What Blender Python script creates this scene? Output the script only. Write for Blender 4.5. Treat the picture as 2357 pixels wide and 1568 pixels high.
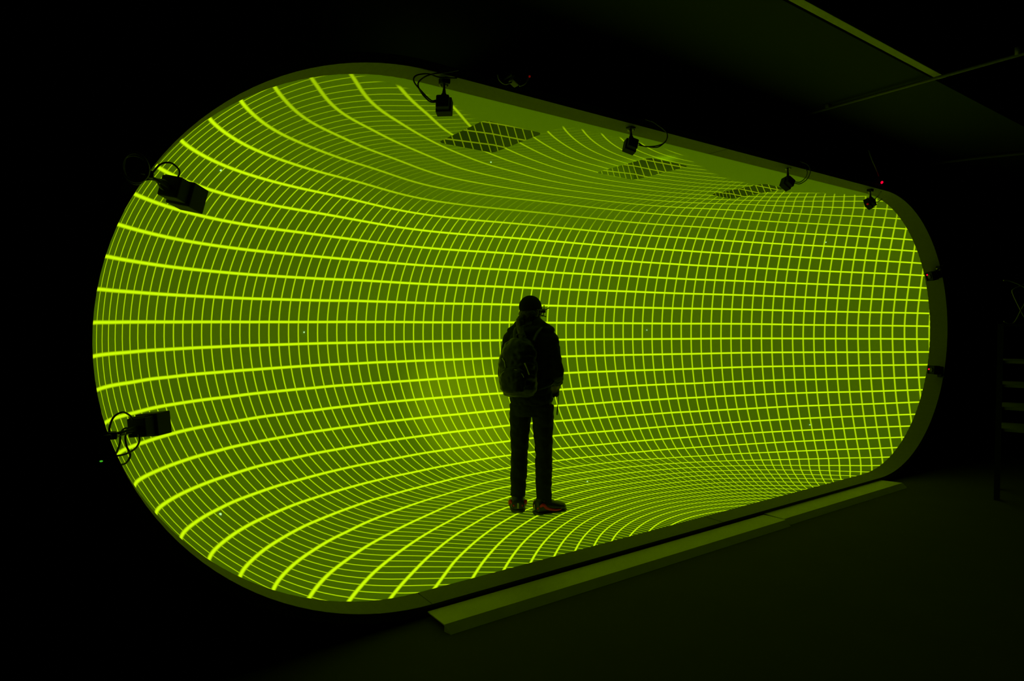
import bpy, bmesh, math, random
import numpy as np
from mathutils import Vector, Matrix

# ------------------------------------------------------------------ scene, camera, light, exposure
for o in list(bpy.data.objects): bpy.data.objects.remove(o, do_unlink=True)
scn = bpy.context.scene
COL = scn.collection
F_PX = 1464.026                      # focal length for a 2357 px wide frame
YAW, PITCH = 0.61700, -0.02430
CAM = Vector((-0.10276, -3.05970, 1.53))
cd = bpy.data.cameras.new('camera'); cam = bpy.data.objects.new('camera', cd); COL.objects.link(cam)
cd.sensor_fit = 'HORIZONTAL'; cd.sensor_width = 36.0; cd.lens = 36.0*F_PX/2357.0
cd.clip_start = 0.05; cd.clip_end = 100
C_F = Vector((0.57840419, 0.8153874, -0.02433064)); C_R = Vector((0.81568136, -0.57848582, 0.0042528)); C_U = Vector((0.01060725, 0.02230589, 0.99969492))
cam.matrix_world = Matrix(((C_R.x, C_U.x, -C_F.x, CAM.x), (C_R.y, C_U.y, -C_F.y, CAM.y), (C_R.z, C_U.z, -C_F.z, CAM.z), (0, 0, 0, 1)))
scn.camera = cam
wd = bpy.data.worlds.new('world'); scn.world = wd; wd.use_nodes = True
wd.node_tree.nodes['Background'].inputs[0].default_value = (0.25, 0.6, 0.05, 1)
wd.node_tree.nodes['Background'].inputs[1].default_value = 0.00012
scn.view_settings.view_transform = 'Standard'; scn.view_settings.look = 'None'
scn.view_settings.gamma = 1.0; scn.view_settings.use_curve_mapping = False
scn.view_settings.exposure = 0.0

# added fill spots: one brightens the lower back wall, one the middle of the screen
def beam(name, loc, aim, col, energy, deg, rad):
    sd = bpy.data.lights.new(name, 'SPOT'); sd.color = col; sd.energy = energy
    sd.spot_size = math.radians(deg); sd.spot_blend = 1.0; sd.shadow_soft_size = rad
    o = bpy.data.objects.new(name, sd); COL.objects.link(o); o.location = loc
    o.rotation_euler = (Vector(aim)-Vector(loc)).to_track_quat('-Z', 'Y').to_euler()
beam('hotspot_fill', (2.2, 0.25, 2.80), (3.569, 2.975, 0.531), (0.66, 1.0, 0.0), 165, 27, 0.03)
beam('centre_fill', (3.9, 0.25, 2.80), (4.1, 3.1, 1.35), (0.45, 1.0, 0.0), 28, 110, 0.05)

def at(px, py, axis, val):
    """point of the sight line through a measured photo position on the plane axis=val (axis 0 x, 1 y, 2 z)"""
    d = C_F*F_PX + C_R*(px-1178.5) - C_U*(py-784)
    return CAM + d*((val-CAM[axis])/d[axis])

# ------------------------------------------------------------------ opening and screen dimensions (metres)
OH, OL, OA, OW = 2.8895, 8.1867, 1.5392, 0.1781       # opening height, length, end radius along x, lip depth
RZ, XC = OH/2, OL/2
B0, RB = 3.05, 1.0                                    # depth of the bowl, depth of its rounding

# screen brightness (linear) -------------------------------------------------
BG_E = (0.021, 0.056, 0.0)
LINE_E = (0.56, 0.87, 0.002)
SCREEN_ALBEDO = 0.38

# ------------------------------------------------------------------ helpers
def tag(o, label=None, cat=None, group=None, kind=None):
    if label: o['label'] = label
    if cat: o['category'] = cat
    if group: o['group'] = group
    if kind: o['kind'] = kind
    return o

def thing(name, loc, label, cat, group=None, rot=None):
    o = bpy.data.objects.new(name, None); COL.objects.link(o)
    o.location = loc; o.empty_display_size = 0.1
    if rot: o.rotation_euler = rot
    return tag(o, label, cat, group)

def mesh_obj(name, bm, mat, parent=None, smooth=False, loc=None):
    """links the bmesh as one object; parts are given in world space and re-based on their parent"""
    me = bpy.data.meshes.new(name)
    if smooth:
        for f in bm.faces: f.smooth = True
    bm.to_mesh(me); bm.free()
    if mat: me.materials.append(mat)
    o = bpy.data.objects.new(name, me); COL.objects.link(o)
    if parent is not None:
        o.parent = parent
        bpy.context.view_layer.update()
        inv = parent.matrix_world.inverted()
        me.transform(inv)
    return o

def box(bm, c, s, rot=None, bev=0.0):
    r = bmesh.ops.create_cube(bm, size=1.0)
    vs = r['verts']
    M = Matrix.Translation(Vector(c)) @ (rot.to_4x4() if rot is not None else Matrix.Identity(4)) @ Matrix.Diagonal((s[0], s[1], s[2], 1))
    bmesh.ops.transform(bm, matrix=M, verts=vs)
    if bev > 0:
        es = list({e for v in vs for e in v.link_edges})
        bmesh.ops.bevel(bm, geom=es, offset=bev, segments=2, affect='EDGES', profile=0.6)
    return bm

def cat_spline(pts, n=10):
    P = [Vector(p) for p in pts]
    if len(P) < 3: return P
    Q = [P[0]*2-P[1]] + P + [P[-1]*2-P[-2]]
    out = []
    for i in range(1, len(Q)-2):
        a, b, c, d = Q[i-1], Q[i], Q[i+1], Q[i+2]
        for k in range(n):
            t = k/n
            out.append(0.5*((2*b)+(c-a)*t+(2*a-5*b+4*c-d)*t*t+(3*b-a-3*c+d)*t*t*t))
    out.append(P[-1])
    return out

def tube(bm, pts, rad, seg=10, spline=0, cap=True, flat=None):
    """tube along pts; rad a number or a list (one per given point)"""
    n0 = len(pts)
    rr = [rad]*n0 if not isinstance(rad, (list, tuple)) else list(rad)
    if spline:
        P = cat_spline(pts, spline)
        R = list(np.interp(np.linspace(0, n0-1, len(P)), range(n0), rr))
    else:
        P = [Vector(p) for p in pts]; R = rr
    rings = []; up = None
    for i, p in enumerate(P):
        t = (P[min(i+1, len(P)-1)]-P[max(i-1, 0)])
        t = t.normalized() if t.length > 1e-9 else Vector((0, 0, 1))
        if up is None:
            up = Vector((0, 0, 1)) if abs(t.z) < 0.9 else Vector((0, 1, 0))
        s = t.cross(up).normalized(); up = s.cross(t).normalized()
        fx, fy = flat if flat else (1, 1)
        rings.append([bm.verts.new(p+(s*math.cos(a)*fx+up*math.sin(a)*fy)*R[i]) for a in [2*math.pi*k/seg for k in range(seg)]])
    for a, b in zip(rings, rings[1:]):
        for k in range(seg):
            bm.faces.new((a[k], a[(k+1) % seg], b[(k+1) % seg], b[k]))
    if cap:
        bm.faces.new(rings[0][::-1]); bm.faces.new(rings[-1])
    return bm

def ball(bm, c, r, rot=None, seg=16):
    rs = r if isinstance(r, (list, tuple)) else (r, r, r)
    q = bmesh.ops.create_uvsphere(bm, u_segments=seg, v_segments=max(8, seg*2//3), radius=1.0)
    M = Matrix.Translation(Vector(c)) @ (rot.to_4x4() if rot is not None else Matrix.Identity(4)) @ Matrix.Diagonal((rs[0], rs[1], rs[2], 1))
    bmesh.ops.transform(bm, matrix=M, verts=q['verts'])
    return bm

def ring_tube(bm, c, nrm, R, r, seg=20, a0=0, a1=2*math.pi):
    n = Vector(nrm).normalized(); t = n.orthogonal().normalized(); s = n.cross(t)
    full = abs(a1-a0) > 6.28
    m = seg if not full else seg+1
    pts = [Vector(c)+(t*math.cos(a)+s*math.sin(a))*R for a in np.linspace(a0, a1, m)]
    return tube(bm, pts, r, seg=6)

def loft(bm, secs, seg=28):
    """secs: (centre, axis_x vec, axis_y vec) ellipses"""
    rings = []
    for c, ax, ay in secs:
        rings.append([bm.verts.new(Vector(c)+Vector(ax)*math.cos(a)+Vector(ay)*math.sin(a)) for a in [2*math.pi*k/seg for k in range(seg)]])
    for a, b in zip(rings, rings[1:]):
        for k in range(seg): bm.faces.new((a[k], a[(k+1) % seg], b[(k+1) % seg], b[k]))
    bm.faces.new(rings[0][::-1]); bm.faces.new(rings[-1])
    return bm

def remeshed(name, bm, mat, voxel, smooth_it=4, parent=None, noise=0.0, nscale=18.0):
    """fuses overlapping closed shapes into one continuous skin"""
    bmesh.ops.recalc_face_normals(bm, faces=bm.faces)
    me = bpy.data.meshes.new('tmp'); bm.to_mesh(me); bm.free()
    t = bpy.data.objects.new('tmp', me); COL.objects.link(t)
    m = t.modifiers.new('r', 'REMESH'); m.mode = 'VOXEL'; m.voxel_size = voxel; m.use_smooth_shade = True
    s = t.modifiers.new('s', 'SMOOTH'); s.factor = 0.5; s.iterations = smooth_it
    dg = bpy.context.evaluated_depsgraph_get(); dg.update()
    me2 = bpy.data.meshes.new_from_object(t.evaluated_get(dg))
    bpy.data.objects.remove(t, do_unlink=True)
    b2 = bmesh.new(); b2.from_mesh(me2); bpy.data.meshes.remove(me2)
    if noise:
        from mathutils import noise as nz
        b2.normal_update()
        for v in b2.verts:
            p = v.co
            v.co = p + v.normal*noise*(nz.noise(Vector((p.x*nscale, p.y*nscale, p.z*nscale*1.8)))+0.5*nz.noise(p*nscale*2.3))
    return mesh_obj(name, b2, mat, parent, smooth=True)

# ------------------------------------------------------------------ materials
def pbr(name, col, rough=0.6, metal=0.0, nscale=0.0, namt=0.0, bump=0.0, spec=0.5):
    m = bpy.data.materials.new(name); m.use_nodes = True
    nt = m.node_tree; b = nt.nodes['Principled BSDF']
    b.inputs['Roughness'].default_value = rough; b.inputs['Metallic'].default_value = metal
    b.inputs['Specular IOR Level'].default_value = spec
    b.inputs['Base Color'].default_value = (*col, 1)
    if nscale:
        tc = nt.nodes.new('ShaderNodeTexCoord'); n = nt.nodes.new('ShaderNodeTexNoise')
        n.inputs['Scale'].default_value = nscale; n.inputs['Detail'].default_value = 5
        nt.links.new(tc.outputs['Object'], n.inputs['Vector'])
        r = nt.nodes.new('ShaderNodeMapRange')
        r.inputs['To Min'].default_value = 1-namt; r.inputs['To Max'].default_value = 1+namt
        nt.links.new(n.outputs['Fac'], r.inputs['Value'])
        mx = nt.nodes.new('ShaderNodeVectorMath'); mx.operation = 'SCALE'; mx.inputs[0].default_value = col
        nt.links.new(r.outputs['Result'], mx.inputs['Scale'])
        nt.links.new(mx.outputs['Vector'], b.inputs['Base Color'])
        if bump:
            bp = nt.nodes.new('ShaderNodeBump'); bp.inputs['Strength'].default_value = bump; bp.inputs['Distance'].default_value = 0.01
            nt.links.new(n.outputs['Fac'], bp.inputs['Height']); nt.links.new(bp.outputs['Normal'], b.inputs['Normal'])
    return m

def glow(name, col, s):
    m = bpy.data.materials.new(name); m.use_nodes = True
    b = m.node_tree.nodes['Principled BSDF']; b.inputs['Base Color'].default_value = (*[c*0.3 for c in col], 1)
    b.inputs['Emission Color'].default_value = (*col, 1); b.inputs['Emission Strength'].default_value = s
    return m

M_VOID = pbr('black_paint', (0.006, 0.006, 0.006), 0.9, spec=0.1)
M_FLOOR = pbr('dark_vinyl_floor', (0.058, 0.052, 0.038), 0.85, nscale=3.0, namt=0.12, spec=0.10)
M_LIP = pbr('grey_painted_lip', (0.098, 0.098, 0.085), 0.6, nscale=4.0, namt=0.06, spec=0.35)
M_SHELL = pbr('dark_outer_casing', (0.010, 0.010, 0.010), 0.85, spec=0.1)
M_RAMP = pbr('brushed_grey_ramp', (0.42, 0.42, 0.38), 0.42, nscale=6.0, namt=0.18, spec=0.5)
M_SOFFIT = pbr('grey_soffit', (0.008, 0.017, 0.020), 0.8, nscale=1.5, namt=0.15)
M_BEAM = pbr('pale_beam', (0.55, 0.55, 0.50), 0.6, nscale=5.0, namt=0.2)
M_BLACK = pbr('black_anodised', (0.006, 0.007, 0.006), 0.6, nscale=30, namt=0.2, spec=0.2)
M_BODYG = pbr('grey_device_plastic', (0.09, 0.09, 0.08), 0.5, nscale=30, namt=0.2)
M_CABLE = pbr('black_cable', (0.014, 0.014, 0.013), 0.5, nscale=40, namt=0.2)
M_CABLEG = pbr('grey_cable', (0.16, 0.16, 0.14), 0.5, nscale=40, namt=0.2)
M_BOLT = pbr('bright_zinc_bolt', (0.85, 0.85, 0.80), 0.35, metal=0.0, nscale=40, namt=0.1)
M_GLASS = pbr('lens_glass', (0.01, 0.01, 0.012), 0.08, nscale=10, namt=0.1)
M_STEEL = pbr('rack_steel', (0.16, 0.16, 0.15), 0.4, nscale=8, namt=0.2)
M_RED = glow('red_led', (1.0, 0.0, 0.02), 2.2)
M_REDDIM = glow('dim_red_led', (1.0, 0.0, 0.0), 0.12)
M_GREENL = glow('green_led', (0.10, 0.9, 0.03), 0.5)
M_DOT = glow('marker_led', (0.55, 1.0, 0.35), 1.0)

def screen_material(name, attr=True, dim=1.0):
    m = bpy.data.materials.new(name); m.use_nodes = True
    nt = m.node_tree; b = nt.nodes['Principled BSDF']; N = nt.nodes.new; Lk = nt.links.new
    b.inputs['Base Color'].default_value = (SCREEN_ALBEDO*dim, SCREEN_ALBEDO*dim, SCREEN_ALBEDO*0.9*dim, 1)
    b.inputs['Roughness'].default_value = 0.7; b.inputs['Specular IOR Level'].default_value = 0.15
    def math_(op, a, c=None):
        n = N('ShaderNodeMath'); n.operation = op
        for i, x in enumerate((a, c)):
            if x is None: continue
            if isinstance(x, (int, float)): n.inputs[i].default_value = x
            else: Lk(x, n.inputs[i])
        return n.outputs[0]
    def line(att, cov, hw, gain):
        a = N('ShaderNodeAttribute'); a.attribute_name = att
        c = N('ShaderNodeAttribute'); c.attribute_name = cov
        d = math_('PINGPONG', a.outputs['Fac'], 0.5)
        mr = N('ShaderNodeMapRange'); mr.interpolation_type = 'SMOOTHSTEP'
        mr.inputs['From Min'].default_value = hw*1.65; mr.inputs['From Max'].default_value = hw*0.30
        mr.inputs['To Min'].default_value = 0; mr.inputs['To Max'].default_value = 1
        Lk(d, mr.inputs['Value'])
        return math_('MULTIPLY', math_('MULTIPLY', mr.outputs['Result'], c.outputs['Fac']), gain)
    fu = line('grid_u', 'falloff_u', 0.062, 0.70); fv = line('grid_v', 'falloff_v', 0.053, 1.0)
    mx = math_('MAXIMUM', fu, fv)
    v1 = N('ShaderNodeVectorMath'); v1.operation = 'SCALE'; v1.inputs[0].default_value = LINE_E; Lk(mx, v1.inputs['Scale'])
    v2 = N('ShaderNodeVectorMath'); v2.operation = 'ADD'; Lk(v1.outputs['Vector'], v2.inputs[0]); v2.inputs[1].default_value = tuple(c*dim for c in BG_E)
    Lk(v2.outputs['Vector'], b.inputs['Emission Color']); b.inputs['Emission Strength'].default_value = 1.0
    return m

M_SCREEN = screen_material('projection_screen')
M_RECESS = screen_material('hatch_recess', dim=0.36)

# ------------------------------------------------------------------ the warped grid shown on the screen
UD='39,582,1534,101;8183,187,1538,8699;4203,3094,726,4500;3474,178,2897,2704;5349,184,0,6997;6014,1954,2834,6199;2448,178,-6,1102;1963,2541,2300,2599;6483,2263,427,6400;2360,2273,144,2700;1531,662,2888,901;3894,2761,2664,4199;5349,184,2890,6997;7114,431,73,8000;7060,523,2828,7900;987,1284,255,1100;4942,1775,0,5301;5525,3011,1750,5500;730,1883,1713,1400;3902,178,-3,3801;7736,1454,1016,7600;2856,3083,1349,3500;2610,1500,2890,2400;6753,2468,1733,6500;5359,2848,549,5399;1617,2581,1159,2400;4838,2074,2890,5098;7623,1355,2206,7600;6108,1052,0,6901;3485,2372,28,3699;382,405,505,201;490,335,2496,200;1358,1667,2678,1601;2303,1208,0,1902;2448,178,2895,1102;4044,3205,1752,4400;1435,241,3,501;7038,1451,227,7201;2913,2761,2499,3400;6093,813,2890,7101;7907,405,631,8400;365,1313,1023,798;6891,1801,2571,6901;7833,224,2365,8501;4854,2952,2345,5001;628,1261,2353,899;6163,2783,1146,6000;1375,2055,461,1900;4605,2571,106,4800;6250,193,0,7800;3092,2914,554,3600;5724,2082,43,5904;6090,2595,2319,6000;5476,1366,2890,6100;2338,2794,754,3001;8053,939,1544,8100;5425,2569,2653,5501;1357,2367,1918,2101;3268,3099,1955,3800;840,1937,993,1500;3177,178,-8,2100;2268,2883,1741,3000;7565,1004,419,7799;2244,883,2890,1601;4856,3171,1561,5000;2029,1907,2818,2200;3642,3186,1138,4099;2705,2192,2848,2901;6446,202,2890,7899;282,1243,1697,699;1638,1078,7,1300;3389,2360,2860,3602;5476,1366,0,6100;6751,1201,2838,7199;1849,1799,82,2000;2947,2007,0,3002;6394,1738,78,6600;954,623,130,600;5973,2645,566,5900;6727,920,18,7401;5393,3046,1138,5400;3742,2889,377,4100;6733,2428,960,6501;7896,814,2153,8100;871,826,2692,701;7449,913,2590,7801;6163,2783,1743,6000;292,810,2156,399;1040,1920,2249,1604;1861,2490,593,2499;5267,2443,115,5400;5797,559,0,7100;5410,1938,2890,5701;2115,665,0,1297;465,969,567,602;1122,2273,1359,1900;6047,1380,2890,6599;4605,2571,2784,4800;1558,2184,2440,2101;1178,237,2849,401;1852,223,2890,700;7766,1484,1699,7601;1806,1199,2888,1500;6483,2263,2462,6400;7917,975,876,8001;5920,261,2890,7500;2767,2585,249,3200;4854,2952,544,5001;2768,2996,1950,3400;2661,1584,0,2499;6590,721,2889,7499;671,1509,672,1099;4850,178,-1,6202;4850,178,2890,6202;3583,2984,2344,4000;8104,535,1065,8400;1720,2637,1732,2500;2936,178,2898,1701;2349,2441,2627,2800;6483,1678,2805,6700;7542,311,272,8300;6798,1877,310,6800;1917,184,0,702;503,1639,1363,1101;8074,376,1966,8500;1285,1064,2819,1099;2043,2793,1152,2800;149,932,1204,401;1427,1487,116,1500;4576,2115,0,4802;7227,1475,2531,7300;7399,228,2705,8300;178,369,2104,99;5790,2951,1350,5700;5123,3062,1959,5200;6535,2623,1354,6300;4203,3094,2164,4500;6305,645,0,7400;5673,652,2890,6900;7193,1002,171,7600;2504,2760,2320,3099;6676,317,0,7901;6362,2565,761,6200;6586,1338,36,6998;5634,2863,2149,5601;1045,1772,489,1499;3268,3099,935,3800;6090,2315,262,6096;604,1565,2051,1100;1531,662,2,901;3902,178,2893,3801;2768,2996,939,3400;4175,3225,1347,4500;3323,2707,235,3701;5878,2409,2637,5901;5977,1713,6,6301;1499,2382,782,2200;1756,2149,296,2199;3439,2723,2657,3801;5774,2887,937,5700;1057,1368,2644,1201;1215,983,80,1001;5312,1966,0,5598;1948,2258,2605,2400;6477,2503,2124,6300;934,209,116,298;5654,2494,243,5700;2373,2943,1351,3100;3678,3081,731,4100;7906,1283,1372,7800;2304,1781,6,2296;3830,2597,107,4100;5050,2497,2779,5200;3642,3186,1752,4099;2359,2591,409,2901;839,408,2725,397;1135,2118,800,1800;7125,1090,2731,7500;2973,2471,2769,3299;7916,1129,1858,7900;2224,1439,2890,2000;627,703,331,498;3239,3159,1346,3800;4958,2681,228,5100;5236,2878,2342,5301;4909,2320,25,5101;1403,2473,1547,2200;2404,1828,2885,2403;255,696,744,302;6870,189,2874,8100;1002,2090,1904,1702;7688,1251,693,7700;566,898,2456,600;5732,1028,2890,6600;8149,575,1541,8400;5732,1028,0,6600;7638,499,2530,8201;3214,2935,2339,3701;3035,2029,2890,3099;5025,1754,2890,5400;5833,191,0,7500;789,1975,1361,1499;2736,2830,563,3300;2162,413,2890,1098;7810,753,589,8100;901,1621,2387,1302;6399,1177,2888,6998;1695,1923,2707,2000;2001,1025,0,1501;1185,614,2838,700;1938,711,2890,1199;2800,178,-9,1505;6203,468,2890,7500;363,1177,2030,698;5128,3127,1350,5200;1856,1540,2866,1800;3558,178,-7,2902;3078,2496,119,3400;552,1601,1008,1099;317,1351,1366,797;5123,3062,931,5200;178,369,786,100;1503,321,2889,600;454,1534,1703,1000;7423,624,226,8001;2224,2751,2132,2899;792,1012,289,800;8042,923,1208,8100;1521,1799,196,1800;8047,780,1839,8200;6047,1380,0,6599;137,952,1536,401;2047,2309,279,2500;5900,2842,1950,5800;1771,1483,28,1700;2659,2553,2637,3102;6320,2007,2730,6400;2419,1178,2890,1999;1696,2499,2117,2400;1964,2711,1932,2700;5720,2090,2845,5897;2613,3018,1556,3301;3920,3160,931,4300;1285,2126,2266,1898;47,534,1219,98;2993,3093,1748,3600;3959,3008,2345,4300;8087,248,935,8600;2028,2808,1552,2799;7881,523,2273,8300;5699,2627,2497,5700;660,399,267,304;5369,1658,0,5801;6936,692,41,7700;3457,2970,546,3900;6608,2015,2596,6600;7663,1079,2337,7800;5210,2248,2861,5399;2705,2192,42,2901;271,974,874,500;1322,2395,1163,2100;1812,2708,1355,2600;6220,2063,152,6300;818,1820,2070,1401;1520,1286,2844,1398;6198,2260,2622,6199;1856,2659,958,2600;3959,3008,544,4300;2580,1891,2,2601;6956,1532,2673,7100;4840,2702,2663,5000;5593,2343,2765,5699;7445,1200,2493,7601;8166,301,1231,8600;7669,792,2443,8001;851,1104,2612,899;952,2129,1544,1700;6068,1668,2881,6401;484,1227,696,800;7106,804,2789,7700;5787,1499,2890,6300;2054,1348,0,1798;5787,1499,0,6300;969,2118,1170,1700;5369,1658,2890,5801;658,1802,1180,1301;1253,700,41,801;5785,1798,2887,6100;1138,2259,1723,1900;7423,624,2664,8001;6321,1235,0,6901;6027,1099,2890,6799;1555,1010,2878,1201;580,595,2541,401;222,1015,1853,499;2669,1920,2889,2700;743,1738,826,1301;5028,2036,0,5300;1797,593,0,1001;3903,3222,1346,4300;6669,653,2,7600;6407,2667,1740,6200;6527,459,2890,7700;4805,2339,2865,5000;6765,2486,1356,6500;3722,2592,2781,4000;1004,1540,362,1299;6347,896,2890,7201;5615,186,2890,7301;4576,2115,2890,4802;2001,1025,2890,1501;1396,1900,2568,1800;2162,2186,2736,2500;1589,1619,2788,1702;5609,2777,556,5600;3045,2993,2151,3599;1970,2087,164,2299;6053,361,0,7500;3097,2665,2651,3501;1178,237,41,401;6697,2370,2117,6500;3423,3055,2156,3900;2309,2037,55,2496;2174,2637,581,2799;2101,363,0,1001;2913,2761,391,3400;5106,2907,547,5199;2148,2504,2472,2699;2286,953,0,1700;3790,3154,1958,4201;2406,2078,2839,2599;3017,3054,936,3600;6347,896,0,7201;5588,1871,0,5897;2619,3000,1144,3298;1764,858,0,1199;6812,504,2878,7800;5518,2967,933,5500;7780,1501,1370,7600;2526,2927,1947,3199;5528,3032,1350,5500;6508,1402,2858,6901;5260,3098,1561,5300;5783,2931,1747,5700;5123,2014,2890,5400;3742,2889,2513,4100;3504,3194,1345,4000;5418,2190,34,5600;6868,772,2858,7600;2034,1646,15,2003;6014,1954,56,6199;1313,1832,328,1700;5913,2885,1144,5800;7861,1240,1026,7800;1437,1215,54,1298;5654,2973,1141,5600;6025,2793,941,5900;5389,3001,1957,5401;6045,2857,1351,5900;1152,1690,2545,1500;6269,2685,1943,6100;6294,2747,1352,6100;2513,1336,0,2200;2010,2659,763,2701;6085,807,0,7100;7998,744,894,8200;4044,3205,1137,4400;5485,2814,2337,5500;2183,2805,951,2901;6320,2484,2311,6200;2570,2873,749,3202;6407,2667,1150,6200;6743,1479,2782,7000;2995,2281,36,3200;6206,2541,574,6100;2118,1687,2878,2096;1272,1341,2757,1302;2736,2830,2327,3300;6826,1408,117,7100;1199,1263,141,1202;5247,2967,734,5300;5910,2216,136,6000;5883,2778,747,5800;7165,717,112,7800;3177,178,2897,2100;6005,2730,2139,5900;6641,2538,1154,6400;6507,2563,953,6300;6125,2679,754,6000;1202,1523,228,1401;3380,3158,1139,3900;3380,3158,1751,3900;6974,972,79,7500;6269,2685,946,6100;5817,2584,396,5800;3531,3134,933,4001;3531,3134,1956,4001;5715,1266,0,6400;5715,1266,2890,6400;3120,3117,1141,3700;5463,2702,384,5501;6619,2499,1933,6399;6589,2438,768,6400;5095,2793,2514,5200;5852,2692,2327,5799;6699,1751,2701,6800;6607,1820,181,6700;4984,3020,2159,5099;4984,3020,731,5099;4494,2380,22,4700;4494,2380,2867,4700;6651,991,2877,7300;6978,1725,328,6999;1057,1095,2728,999;5219,2765,378,5300;5342,2735,2509,5400;5861,511,2890,7200;2214,178,2892,900;1723,528,2890,898;6270,2382,416,6201;6870,189,15,8100;866,1376,2511,1101;2924,2967,741,3500;2143,2857,1352,2900;6511,2079,286,6500;5658,2993,1560,5600;6158,2438,2479,6100;1203,1919,2413,1700;3553,2738,231,3900;7227,1475,359,7300;2577,2668,402,3103;2559,2347,2755,2899;329,618,2281,299;5916,2905,1560,5800;798,1285,389,1001;7445,1200,396,7601;6045,2490,405,6000;3678,3081,2158,4100;6338,1522,21,6700;1135,2118,2089,1800;6432,2423,584,6299;954,623,2760,600;1696,2499,772,2400;1499,2382,2108,2200;990,1006,173,898;6015,2167,2749,6101;5191,2631,2658,5299;5878,2409,252,5901;7638,499,359,8201;2268,2883,1148,2999;1764,858,2890,1199;474,1378,2036,902;234,1143,1196,599;6877,421,19,7900;5700,2304,128,5799;828,1536,511,1200;1055,426,79,500;1055,426,2811,500;2710,178,2896,1393;6788,1680,198,6901;934,209,2773,298;1503,2537,1356,2300;2408,2888,947,3099;1076,810,2786,799;4831,2540,108,5000;1693,207,0,599;7503,815,313,7900;1395,854,2866,996;7259,1196,260,7500;3171,3017,737,3700;1558,2184,450,2101;4719,2721,227,4899;968,1970,810,1597;5050,2497,111,5200;7188,1285,2641,7401;6648,2557,1558,6400;1315,2257,791,2001;882,1764,654,1400;7833,224,524,8501;739,1597,2225,1201'
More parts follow.
